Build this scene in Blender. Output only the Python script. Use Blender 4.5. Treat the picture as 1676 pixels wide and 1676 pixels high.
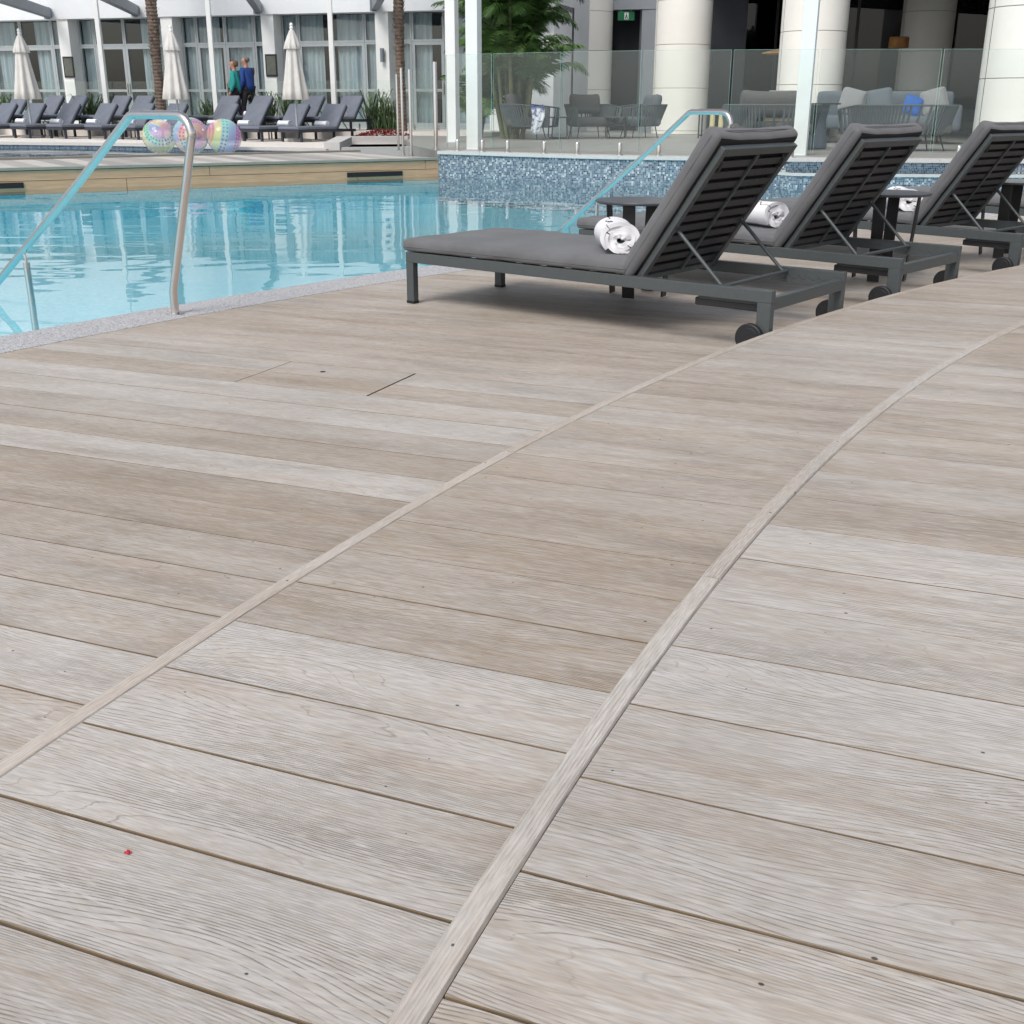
import bpy, bmesh, math, random
from mathutils import Vector, Matrix, noise
random.seed(7)
R = math.radians
scene = bpy.context.scene
for o in list(bpy.data.objects):
    bpy.data.objects.remove(o, do_unlink=True)
COL = scene.collection

# ------------------------------------------------------------------ camera, sky, sun, exposure
CAM_H, PITCH, ROLL, FPX = 1.0356, 0.3458, 0.0029, 1850.67
cam_data = bpy.data.cameras.new('camera')
cam_data.sensor_width = 36.0
cam_data.lens = FPX / 1676.0 * 36.0
cam_data.clip_start, cam_data.clip_end = 0.05, 2000.0
cam = bpy.data.objects.new('camera', cam_data)
COL.objects.link(cam)
fw = Vector((0, math.cos(PITCH), -math.sin(PITCH)))
up0 = Vector((0, math.sin(PITCH), math.cos(PITCH)))
rt = Vector((1, 0, 0)) * math.cos(ROLL) + up0 * math.sin(ROLL)
up = up0 * math.cos(ROLL) - Vector((1, 0, 0)) * math.sin(ROLL)
m = Matrix.Identity(4)
for i in range(3):
    m[i][0], m[i][1], m[i][2] = rt[i], up[i], -fw[i]
m[2][3] = CAM_H
cam.matrix_world = m
scene.camera = cam

SUN_EL, SUN_AZ = R(50), R(-148)          # azimuth measured clockwise from +Y
world = bpy.data.worlds.new('World')
scene.world = world
world.use_nodes = True
wn = world.node_tree
wn.nodes.clear()
sky = wn.nodes.new('ShaderNodeTexSky')
sky.sky_type = 'NISHITA'
sky.sun_disc = False
sky.sun_elevation, sky.sun_rotation = SUN_EL, SUN_AZ
sky.air_density, sky.dust_density, sky.ozone_density = 1.0, 2.5, 0.7
hsv = wn.nodes.new('ShaderNodeHueSaturation')
hsv.inputs['Saturation'].default_value = 0.42
bg = wn.nodes.new('ShaderNodeBackground')
bg.inputs['Strength'].default_value = 0.108
wo = wn.nodes.new('ShaderNodeOutputWorld')
wn.links.new(sky.outputs[0], hsv.inputs['Color'])
wn.links.new(hsv.outputs[0], bg.inputs[0])
wn.links.new(bg.outputs[0], wo.inputs[0])
sd = bpy.data.lights.new('sun', 'SUN')
sd.energy, sd.angle, sd.color = 1.5, R(26), (1.0, 0.95, 0.88)
sun = bpy.data.objects.new('sun', sd)
COL.objects.link(sun)
sdir = Vector((math.sin(SUN_AZ) * math.cos(SUN_EL), math.cos(SUN_AZ) * math.cos(SUN_EL), math.sin(SUN_EL)))
sun.rotation_euler = sdir.to_track_quat('Z', 'Y').to_euler()
sun.location = sdir * 40
scene.view_settings.view_transform = 'Standard'
scene.view_settings.look = 'None'
scene.view_settings.gamma = 1.0
scene.view_settings.exposure = 0.46
scene.render.engine = 'CYCLES'
scene.cycles.use_denoising = True
scene.cycles.max_bounces = 7
scene.cycles.diffuse_bounces = 3
scene.cycles.transparent_max_bounces = 16
scene.cycles.glossy_bounces = 5
scene.cycles.sample_clamp_indirect = 6
scene.cycles.adaptive_threshold = 0.02
scene.cycles.caustics_reflective = scene.cycles.caustics_refractive = False

# ------------------------------------------------------------------ material helpers
class NT:
    def __init__(s, name):
        s.m = bpy.data.materials.new(name); s.m.use_nodes = True
        s.t = s.m.node_tree; s.t.nodes.clear()
        s.out = s.t.nodes.new('ShaderNodeOutputMaterial')
    def n(s, kind, **kw):
        x = s.t.nodes.new('ShaderNode' + kind)
        for k, v in kw.items():
            if k.startswith('i_'):
                x.inputs[k[2:].replace('_', ' ')].default_value = v
            else:
                setattr(x, k, v)
        return x
    def l(s, a, b): s.t.links.new(a, b)
    def math(s, op, a, b=None, c=None, clamp=False):
        x = s.n('Math', operation=op); x.use_clamp = clamp
        for i, v in enumerate((a, b, c)):
            if v is None: continue
            if isinstance(v, (int, float)): x.inputs[i].default_value = v
            else: s.l(v, x.inputs[i])
        return x.outputs[0]
    def mix(s, f, a, b, blend='MIX'):
        x = s.n('Mix', data_type='RGBA', blend_type=blend)
        for sock, v in ((x.inputs['Factor'], f), (x.inputs[6], a), (x.inputs[7], b)):
            if isinstance(v, (int, float)): sock.default_value = v
            elif isinstance(v, tuple): sock.default_value = (*v[:3], 1)
            else: s.l(v, sock)
        return x.outputs[2]
    def ramp(s, f, lo, hi, a=0.0, b=1.0):
        x = s.n('MapRange', interpolation_type='SMOOTHSTEP')
        s.l(f, x.inputs['Value'])
        for k, v in (('From Min', lo), ('From Max', hi), ('To Min', a), ('To Max', b)): x.inputs[k].default_value = v
        return x.outputs[0]
    def noise(s, vec, scale, detail=2.0, rough=0.5, dist=0.0):
        x = s.n('TexNoise', i_Scale=scale, i_Detail=detail, i_Roughness=rough, i_Distortion=dist)
        if vec is not None: s.l(vec, x.inputs['Vector'])
        return x.outputs['Fac']
    def vmul(s, v, sc, loc=(0, 0, 0)):
        x = s.n('Mapping'); s.l(v, x.inputs['Vector'])
        x.inputs['Scale'].default_value = sc; x.inputs['Location'].default_value = loc
        return x.outputs[0]
    def bump(s, h, strength, dist=0.01):
        x = s.n('Bump', i_Strength=strength, i_Distance=dist); s.l(h, x.inputs['Height']); return x.outputs[0]
    def done(s, shader): s.l(shader, s.out.inputs['Surface']); return s.m

def mat(name, col, rough=0.6, metal=0.0, var=0.12, scale=8.0, bump=0.0, bscale=None, spec=0.5, stretch=(1, 1, 1), sheen=0.0):
    t = NT(name)
    tc = t.n('TexCoord').outputs['Object']
    v = t.vmul(tc, stretch)
    f = t.noise(v, scale, 4, 0.6)
    c = t.mix(t.ramp(f, 0.3, 0.7), tuple(x * (1 - var) for x in col), tuple(min(1, x * (1 + var)) for x in col))
    p = t.n('BsdfPrincipled', i_Metallic=metal)
    p.inputs['Specular IOR Level'].default_value = spec
    t.l(c, p.inputs['Base Color'])
    rr = t.ramp(f, 0.2, 0.8, max(0.02, rough - 0.06), min(1, rough + 0.06)); t.l(rr, p.inputs['Roughness'])
    if sheen: p.inputs['Sheen Weight'].default_value = sheen
    if bump:
        t.l(t.bump(t.noise(v, bscale or scale * 8, 3, 0.6), bump, 0.004), p.inputs['Normal'])
    return t.done(p.outputs[0])

def srgb(r, g, b):
    f = lambda c: c / 12.92 if c <= 0.04045 else ((c + 0.055) / 1.055) ** 2.4
    return tuple(f(x / 255) for x in (r, g, b))

def wood_deck(name, warp=0.26, freq=140.0, depth=0.74, fibre=0.55):
    """limed composite oak: UV is (metres along, metres across); object colour: r tan amount, g lightness, b pattern seed"""
    t = NT(name)
    uv = t.n('TexCoord').outputs['UV']
    oc = t.n('ObjectInfo')
    sep = t.n('SeparateColor'); t.l(oc.outputs['Color'], sep.inputs[0])
    seed = t.math('MULTIPLY', sep.outputs[2], 97.0)
    sx = t.n('SeparateXYZ'); t.l(uv, sx.inputs[0])
    x, y = sx.outputs[0], sx.outputs[1]
    def vec(fx, fy, extra=0.0):
        c = t.n('CombineXYZ')
        t.l(t.math('MULTIPLY', x, fx), c.inputs[0]); t.l(t.math('MULTIPLY', y, fy), c.inputs[1])
        t.l(t.math('ADD', seed, extra), c.inputs[2]); return c.outputs[0]
    # growth-ring height field: contours of it are the grain lines (closed loops = cathedral figure)
    n1 = t.noise(vec(1.1, 5.6), 1.0, 1.0, 0.45)
    n2 = t.noise(vec(9.0, 40.0, 5.0), 1.0, 1.0, 0.5)
    cg = t.n('CombineXYZ'); t.l(t.math('MULTIPLY', x, 1.1), cg.inputs[0]); t.l(t.math('MULTIPLY', t.math('ADD', y, 0.006), 5.6), cg.inputs[1]); t.l(seed, cg.inputs[2])
    n1b = t.noise(cg.outputs[0], 1.0, 1.0, 0.45)
    grad = t.math('ABSOLUTE', t.math('MULTIPLY_ADD', t.math('SUBTRACT', n1b, n1), warp / 0.006, 1.0))
    grad = t.math('MAXIMUM', grad, 0.22)
    h = t.math('ADD', y, t.math('MULTIPLY', n1, warp))
    h = t.math('ADD', h, t.math('MULTIPLY', n2, 0.007))
    hh = t.math('MULTIPLY', h, freq)
    saw = t.math('FRACT', hh)
    # distance in metres to the next ring line keeps the line equally fine where the rings spread out
    dist = t.math('DIVIDE', t.math('SUBTRACT', 1.0, saw), t.math('MULTIPLY', grad, freq))
    line = t.math('MULTIPLY', t.ramp(dist, 0.0003, 0.0029, 1.0, 0.0), t.ramp(saw, 0.955, 1.0, 1.0, 0.3))
    # pores break the lines into dashes
    cp = t.n('CombineXYZ'); t.l(t.math('MULTIPLY', x, 22.0), cp.inputs[0]); t.l(t.math('MULTIPLY', y, 300.0), cp.inputs[1]); t.l(seed, cp.inputs[2])
    por = t.ramp(t.noise(cp.outputs[0], 1.0, 1.5, 0.6), 0.32, 0.52)
    line = t.math('MULTIPLY', line, por)
    wear = t.ramp(t.noise(vec(2.2, 9.0, 11.0), 1.0, 1.0, 0.6), 0.28, 0.66, 0.3, 1.0)
    line = t.math('MULTIPLY', line, wear)
    fine = t.noise(vec(30.0, 300.0, 3.0), 1.0, 1.0, 0.6)
    # colour
    tan = t.ramp(t.noise(vec(0.8, 5.0, 21.0), 1.0, 3.0, 0.62), 0.34, 0.68)
    tan = t.math('MULTIPLY', tan, 1.0)
    fib = t.ramp(t.noise(vec(13.0, 105.0, 33.0), 1.0, 3.0, 0.65), 0.30, 0.70)     # fibrous mottling
    amt = t.math('ADD', t.math('MULTIPLY', sep.outputs[0], 0.85), t.math('MULTIPLY', t.math('SUBTRACT', tan, 0.5), 0.36))
    amt = t.math('ADD', amt, t.math('MULTIPLY', t.math('SUBTRACT', fib, 0.5), fibre), clamp=True)
    c = t.mix(amt, srgb(195, 191, 187), srgb(169, 154, 138))
    pink = t.ramp(t.noise(vec(1.6, 10.0, 41.0), 1.0, 1.0, 0.5), 0.55, 0.75, 0.0, 0.35)
    c = t.mix(pink, c, srgb(178, 160, 147))
    fl = t.ramp(fine, 0.3, 0.72, 0.87, 1.07)
    cl = t.n('CombineColor'); [t.l(fl, cl.inputs[i]) for i in range(3)]
    c = t.mix(1.0, c, cl.outputs[0], 'MULTIPLY')
    c = t.mix(t.math('MULTIPLY', line, depth), c, srgb(112, 101, 90))
    # small dark specks (fixings and dirt)
    vo = t.n('TexVoronoi', i_Scale=1.0, voronoi_dimensions='2D')
    c2 = t.n('CombineXYZ'); t.l(t.math('MULTIPLY_ADD', x, 6.5, seed), c2.inputs[0]); t.l(t.math('MULTIPLY_ADD', y, 9.0, seed), c2.inputs[1]); t.l(c2.outputs[0], vo.inputs['Vector'])
    vs = t.n('SeparateColor'); t.l(vo.outputs['Color'], vs.inputs[0])
    speck = t.math('MULTIPLY', t.ramp(t.math('DIVIDE', vo.outputs['Distance'], t.math('ADD', vs.outputs[1], 0.35)), 0.012, 0.022, 1.0, 0.0), t.math('GREATER_THAN', vs.outputs[0], 0.72))
    c = t.mix(t.math('MULTIPLY', speck, 0.85), c, srgb(45, 40, 36))
    # foot wear and faint grime that runs across the boards
    oc3 = t.n('TexCoord').outputs['Object']
    gr = t.ramp(t.noise(oc3, 1.7, 3.0, 0.6), 0.3, 0.7, 0.93, 1.04)
    stn = t.ramp(t.noise(oc3, 5.5, 4.0, 0.65), 0.60, 0.74, 1.0, 0.94)
    g = t.math('MULTIPLY', t.math('MULTIPLY', sep.outputs[1], gr), stn)
    gl = t.n('CombineColor'); [t.l(g, gl.inputs[i]) for i in range(3)]
    c = t.mix(1.0, c, gl.outputs[0], 'MULTIPLY')
    p = t.n('BsdfPrincipled', i_Roughness=0.62)
    p.inputs['Specular IOR Level'].default_value = 0.32
    t.l(c, p.inputs['Base Color'])
    hgt = t.math('SUBTRACT', t.math('MULTIPLY', fine, 0.25), line)
    t.l(t.bump(hgt, 0.4, 0.0010), p.inputs['Normal'])
    return t.done(p.outputs[0])

def mosaic(name, cell=0.027, cols=None, uvn=True):
    t = NT(name)
    uv = t.n('TexCoord').outputs['UV']
    v = t.vmul(uv, (1 / cell, 1 / cell, 1))
    fl = t.n('VectorMath', operation='FLOOR'); t.l(v, fl.inputs[0])
    fr = t.n('VectorMath', operation='FRACTION'); t.l(v, fr.inputs[0])
    wnz = t.n('TexWhiteNoise', noise_dimensions='3D'); t.l(fl.outputs[0], wnz.inputs['Vector'])
    cr = t.n('ValToRGB'); cr.color_ramp.interpolation = 'CONSTANT'
    cols = cols or [(0.0, srgb(80, 90, 104)), (0.14, srgb(114, 126, 138)), (0.34, srgb(140, 150, 158)), (0.5, srgb(98, 110, 126)),
                    (0.64, srgb(160, 168, 174)), (0.76, srgb(92, 114, 130)), (0.88, srgb(198, 202, 202)), (0.94, srgb(60, 68, 84))]
    el = cr.color_ramp.elements
    el[0].position, el[0].color = cols[0][0], (*cols[0][1], 1)
    el[1].position, el[1].color = cols[1][0], (*cols[1][1], 1)
    for pz, cc in cols[2:]:
        e = el.new(pz); e.color = (*cc, 1)
    t.l(wnz.outputs['Value'], cr.inputs[0])
    sx = t.n('SeparateXYZ'); t.l(fr.outputs[0], sx.inputs[0])
    gx = t.math('MINIMUM', sx.outputs[0], sx.outputs[1])
    g = t.math('LESS_THAN', gx, 0.09)
    c = t.mix(g, cr.outputs[0], srgb(150, 165, 178))
    p = t.n('BsdfPrincipled', i_Roughness=0.18)
    t.l(c, p.inputs['Base Color'])
    t.l(t.math('MULTIPLY_ADD', g, 0.5, 0.15), p.inputs['Roughness'])
    return t.done(p.outputs[0])

def fresnel_clear(name, tint, ior=1.45, bump=None, rough=0.0, boost=1.0, haze=0.0):
    """clear pane or water skin: what lies behind, tinted, plus Fresnel reflection"""
    t = NT(name)
    fr = t.n('Fresnel')
    bf = t.n('NewGeometry').outputs['Backfacing']
    t.l(t.math('ADD', t.math('MULTIPLY', bf, 1 / ior - ior), ior), fr.inputs['IOR'])
    tr = t.n('BsdfTransparent'); tr.inputs[0].default_value = (*tint, 1)
    gl = t.n('BsdfGlossy', i_Roughness=rough)
    if bump:
        nz = bump(t); t.l(nz, gl.inputs['Normal']); t.l(nz, fr.inputs['Normal'])
    mx = t.n('MixShader'); t.l(t.math('MULTIPLY', fr.outputs[0], boost, clamp=True), mx.inputs[0]); t.l(tr.outputs[0], mx.inputs[1]); t.l(gl.outputs[0], mx.inputs[2])
    if haze:                            # faint film in the colour, standing in for paler reflection
        df = t.n('BsdfDiffuse'); df.inputs[0].default_value = (0.82, 0.88, 0.87, 1)
        m2 = t.n('MixShader'); m2.inputs[0].default_value = haze; t.l(mx.outputs[0], m2.inputs[1]); t.l(df.outputs[0], m2.inputs[2]); mx = m2
    return t.done(mx.outputs[0])

def water_bump(t):
    tc = t.n('TexCoord').outputs['Object']
    a = t.noise(t.vmul(tc, (0.55, 1.1, 1)), 1.0, 2.0, 0.5, 0.6)
    b = t.noise(t.vmul(tc, (3.0, 4.5, 1)), 1.0, 2.0, 0.5, 0.3)
    h = t.math('ADD', a, t.math('MULTIPLY', b, 0.07))
    return t.bump(h, 0.17, 0.06)

M = {}
M['deck'] = wood_deck('limed_oak_board')
M['nosing'] = wood_deck('limed_oak_nosing', 0.02, 190.0, 0.42, 0.2)
M['board_edge'] = mat('board_core', srgb(120, 104, 84), 0.85, var=0.2)
M['sub'] = mat('deck_substructure', srgb(74, 66, 55), 0.9, var=0.2)
M['frame'] = mat('charcoal_powder_coat', srgb(74, 80, 82), 0.42, var=0.05, scale=30, bump=0.05, bscale=900)
M['under'] = mat('shaded_cushion_underside', srgb(34, 33, 35), 0.95)  # near-black colour stands in for the shade behind the back slats
M['slat'] = mat('charcoal_slat', srgb(50, 51, 54), 0.5, var=0.06)
M['rubber'] = mat('black_rubber', srgb(26, 27, 32), 0.55, var=0.1)
M['fabric'] = mat('grey_outdoor_fabric', srgb(106, 107, 110), 0.9, var=0.12, scale=3.5, bump=0.25, bscale=900, spec=0.2, sheen=0.15)
M['bed_fabric'] = mat('slate_blue_fabric', srgb(112, 118, 130), 0.9, var=0.08, scale=4, bump=0.2, bscale=400, spec=0.2)
M['bed_frame'] = mat('dark_bed_frame', srgb(48, 52, 62), 0.5, var=0.06)
M['steel'] = mat('polished_steel', (0.70, 0.67, 0.65), 0.16, 1.0, var=0.04, scale=3)
M['black'] = mat('black_metal', srgb(38, 38, 40), 0.4, var=0.06)
M['table'] = mat('charcoal_table', srgb(70, 72, 78), 0.38, var=0.05, scale=40)
M['white'] = mat('white_paint', srgb(236, 238, 238), 0.55, var=0.04, scale=1.5, bump=0.03)
M['wall'] = mat('pale_render', srgb(226, 230, 234), 0.75, var=0.04, scale=0.8, bump=0.06, bscale=60)
M['joint'] = mat('column_joint', srgb(168, 164, 156), 0.7)
M['col'] = mat('cream_panel', srgb(246, 244, 238), 0.38, var=0.03, scale=0.7)
M['grey_wall'] = mat('grey_render', srgb(150, 156, 164), 0.7, var=0.05, scale=0.8)
M['dark_wall'] = mat('dark_panel', srgb(52, 56, 64), 0.6, var=0.08, scale=1)
M['beam'] = mat('grey_steel_beam', srgb(120, 128, 138), 0.5, var=0.05)
M['alu'] = mat('window_aluminium', srgb(168, 176, 180), 0.4, var=0.04)
M['curtain'] = mat('sheer_curtain', srgb(206, 210, 214), 0.9, var=0.12, scale=6, stretch=(1, 1, 0.1))
M['interior'] = mat('room_interior', srgb(40, 42, 46), 0.9, var=0.2, scale=0.7)
M['tile'] = mat('grey_floor_tile', srgb(150, 148, 144), 0.5, var=0.06, scale=1.2)
M['pave'] = mat('pale_paving', srgb(222, 216, 210), 0.75, var=0.05, scale=2, bump=0.1)
M['stone'] = mat('granite_ledge', srgb(198, 196, 194), 0.6, var=0.12, scale=90)
M['clad'] = mat('tan_cladding', srgb(208, 164, 130), 0.6, var=0.10, scale=3, stretch=(1, 1, 12))
M['walkboard'] = mat('grey_walk_board', srgb(172, 168, 164), 0.65, var=0.08, scale=4)
M['walkboard2'] = mat('pale_walk_board', srgb(194, 190, 185), 0.65, var=0.08, scale=4)
M['walkboard3'] = mat('mid_walk_board', srgb(158, 155, 152), 0.65, var=0.08, scale=4)
M['trim'] = mat('walkway_trim', srgb(150, 148, 138), 0.6, var=0.06)
M['dark'] = mat('vent_dark', srgb(22, 24, 26), 0.7)
M['canvas'] = mat('umbrella_canvas', srgb(208, 207, 204), 0.9, var=0.05, scale=5, bump=0.1, bscale=200, spec=0.2)
M['towel_plain'] = mat('white_towel', srgb(232, 234, 240), 0.95, var=0.03, bump=0.4, bscale=300, spec=0.1)
M['soil'] = mat('planter_soil', srgb(70, 58, 48), 0.95, var=0.2)
M['red'] = mat('red_bedding', srgb(120, 36, 40), 0.8, var=0.35, scale=40)
M['leaf'] = mat('palm_leaf', (0.075, 0.155, 0.04), 0.5, var=0.5, scale=1.6)
M['leaf2'] = mat('shrub_leaf', (0.075, 0.13, 0.05), 0.55, var=0.5, scale=3)
M['stem'] = mat('palm_stem', srgb(92, 96, 60), 0.7, var=0.3, scale=5)
M['trunk'] = mat('palm_trunk', srgb(112, 98, 88), 0.9, var=0.4, scale=9, bump=0.6, bscale=40, stretch=(1, 1, 3))
M['wood'] = mat('teak', srgb(130, 80, 48), 0.5, var=0.2, scale=10, stretch=(1, 1, 0.2))
M['slatwood'] = mat('weathered_slat', srgb(128, 118, 100), 0.6, var=0.1)
M['chair_fab'] = mat('chair_fabric', srgb(92, 90, 90), 0.9, var=0.06, scale=6, bump=0.1, bscale=300, spec=0.2)
M['chair_fab2'] = mat('blue_grey_fabric', srgb(100, 108, 116), 0.9, var=0.06, scale=6, spec=0.2)
M['rope'] = mat('grey_rope', srgb(84, 90, 94), 0.8, var=0.1)
M['blue'] = mat('blue_fabric', srgb(40, 96, 176), 0.8, var=0.08)
M['planter'] = mat('grey_planter', srgb(112, 122, 136), 0.6, var=0.06)
M['candle'] = mat('cream_candle', srgb(206, 196, 150), 0.6)
M['rattan'] = mat('rattan_shade', srgb(170, 120, 70), 0.7, var=0.2)
M['mosaic'] = mosaic('blue_glass_mosaic')
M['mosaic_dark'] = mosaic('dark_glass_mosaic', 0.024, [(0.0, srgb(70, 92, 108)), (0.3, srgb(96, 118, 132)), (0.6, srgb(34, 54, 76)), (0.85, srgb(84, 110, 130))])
M['mosaic_grey'] = mosaic('pale_grey_mosaic', 0.03, [(0.0, srgb(150, 166, 178)), (0.3, srgb(178, 190, 200)), (0.6, srgb(164, 180, 192)), (0.85, srgb(196, 206, 212))])
M['pool'] = mosaic('turquoise_pool_tile', 0.03, [(0.0, srgb(92, 210, 234)), (0.25, srgb(114, 222, 242)), (0.5, srgb(104, 216, 238)), (0.75, srgb(130, 228, 244))])
M['pool_step'] = mosaic('pale_step_tile', 0.03, [(0.0, srgb(130, 224, 240)), (0.3, srgb(150, 232, 244)), (0.65, srgb(140, 228, 242))])
M['water'] = fresnel_clear('pool_water', (0.94, 0.99, 1.0), 1.33, water_bump, boost=0.9)
M['glass'] = fresnel_clear('clear_fence_glass', (0.965, 0.99, 0.98), 1.45, haze=0.022)
M['window'] = fresnel_clear('window_glass', (0.86, 0.91, 0.92), 1.6)
M['tinted'] = fresnel_clear('tinted_glass', (0.26, 0.28, 0.32), 1.45)
M['skin'] = mat('skin', srgb(196, 140, 116), 0.55, var=0.05)
M['teal'] = mat('teal_knit', srgb(44, 150, 146), 0.9, var=0.06)
M['royal'] = mat('royal_blue_shirt', srgb(34, 68, 136), 0.85, var=0.06)
M['hair1'] = mat('brown_hair', srgb(108, 80, 54), 0.7, var=0.25, scale=60)
M['hair2'] = mat('grey_hair', srgb(110, 100, 94), 0.7, var=0.2, scale=60)
M['trouser'] = mat('dark_trousers', srgb(52, 46, 58), 0.9)
M['glass_edge'] = mat('green_glass_edge', srgb(170, 205, 192), 0.2)

def granite():
    t = NT('speckled_granite_coping')
    tc = t.n('TexCoord').outputs['Object']
    vo = t.n('TexVoronoi', i_Scale=230.0); t.l(tc, vo.inputs['Vector'])
    s = t.n('SeparateColor'); t.l(vo.outputs['Color'], s.inputs[0])
    c = t.mix(t.ramp(s.outputs[0], 0.1, 0.9), srgb(156, 156, 160), srgb(208, 208, 210))
    c = t.mix(t.math('LESS_THAN', s.outputs[1], 0.12), c, srgb(96, 98, 112))
    p = t.n('BsdfPrincipled', i_Roughness=0.6); t.l(c, p.inputs['Base Color'])
    return t.done(p.outputs[0])
M['granite'] = granite()

def towel_print():
    t = NT('white_towel_black_lines')
    tc = t.n('TexCoord').outputs['UV']
    sx = t.n('SeparateXYZ'); t.l(tc, sx.inputs[0])
    n = t.noise(tc, 5.0, 2, 0.5)
    d = t.math('ADD', t.math('MULTIPLY', sx.outputs[0], 6.0), t.math('MULTIPLY', n, 1.4))
    f = t.math('FRACT', d)
    ln = t.math('LESS_THAN', f, 0.035)
    d2 = t.math('FRACT', t.math('ADD', t.math('MULTIPLY', sx.outputs[1], 5.6), t.math('MULTIPLY', n, 1.1)))
    ln2 = t.math('LESS_THAN', d2, 0.028)
    ed = t.math('GREATER_THAN', t.math('ABSOLUTE', sx.outputs[0]), 0.1485)
    scr = t.math('MULTIPLY', ed, t.math('MULTIPLY', t.math('LESS_THAN', t.math('ABSOLUTE', t.math('SUBTRACT', t.noise(t.n('TexCoord').outputs['Object'], 20.0, 1), 0.5)), 0.014), 0.7))
    c = t.mix(ln2, srgb(232, 232, 236), srgb(58, 58, 66))
    p = t.n('BsdfPrincipled', i_Roughness=0.95); t.l(c, p.inputs['Base Color'])
    p.inputs['Specular IOR Level'].default_value = 0.1
    return t.done(p.outputs[0])
M['towel'] = towel_print()

def ball_mat(name, seed):
    t = NT(name)
    tc = t.n('TexCoord').outputs['Object']
    sx = t.n('SeparateXYZ'); t.l(tc, sx.inputs[0])
    an = t.math('ARCTAN2', sx.outputs[1], sx.outputs[0])
    lat = t.math('MULTIPLY', t.math('ARCSINE', t.math('DIVIDE', sx.outputs[2], 0.345), clamp=False), 1.0)
    bandf = t.math('MULTIPLY_ADD', lat, 2.6, 8.0)
    band = t.math('FLOOR', bandf)
    cv = t.n('CombineXYZ'); t.l(band, cv.inputs[0]); cv.inputs[2].default_value = seed
    wnz = t.n('TexWhiteNoise'); t.l(cv.outputs[0], wnz.inputs['Vector'])
    hue = t.math('FRACT', t.math('MULTIPLY_ADD', wnz.outputs['Value'], 0.25, t.math('MULTIPLY_ADD', band, 0.17, t.math('MULTIPLY', an, 0.09))))
    hs = t.n('CombineColor', mode='HSV'); t.l(hue, hs.inputs[0]); hs.inputs[1].default_value = 0.48; hs.inputs[2].default_value = 0.95
    hs2 = t.n('CombineColor', mode='HSV'); t.l(hue, hs2.inputs[0]); hs2.inputs[1].default_value = 0.7; hs2.inputs[2].default_value = 0.4
    rows = t.math('FRACT', t.math('MULTIPLY', bandf, 2.0))
    cols = t.math('FRACT', t.math('MULTIPLY', an, 26 / (2 * math.pi)))
    dx, dy = t.math('SUBTRACT', rows, 0.5), t.math('SUBTRACT', cols, 0.5)
    dd = t.math('ADD', t.math('MULTIPLY', dx, dx), t.math('MULTIPLY', dy, dy))
    dot = t.math('MULTIPLY', t.math('LESS_THAN', dd, 0.07), t.math('GREATER_THAN', t.math('FRACT', t.math('MULTIPLY', band, 0.5)), 0.25))
    c = t.mix(dot, hs.outputs[0], hs2.outputs[0])
    p = t.n('BsdfPrincipled', i_Roughness=0.08); t.l(c, p.inputs['Base Color'])
    tr = t.n('BsdfTransparent'); tr.inputs[0].default_value = (0.93, 0.94, 0.96, 1)
    mx = t.n('MixShader')
    t.l(t.math('MULTIPLY_ADD', dot, 0.35, 0.5), mx.inputs[0])
    t.l(tr.outputs[0], mx.inputs[1]); t.l(p.outputs[0], mx.inputs[2])
    return t.done(mx.outputs[0])

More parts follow.
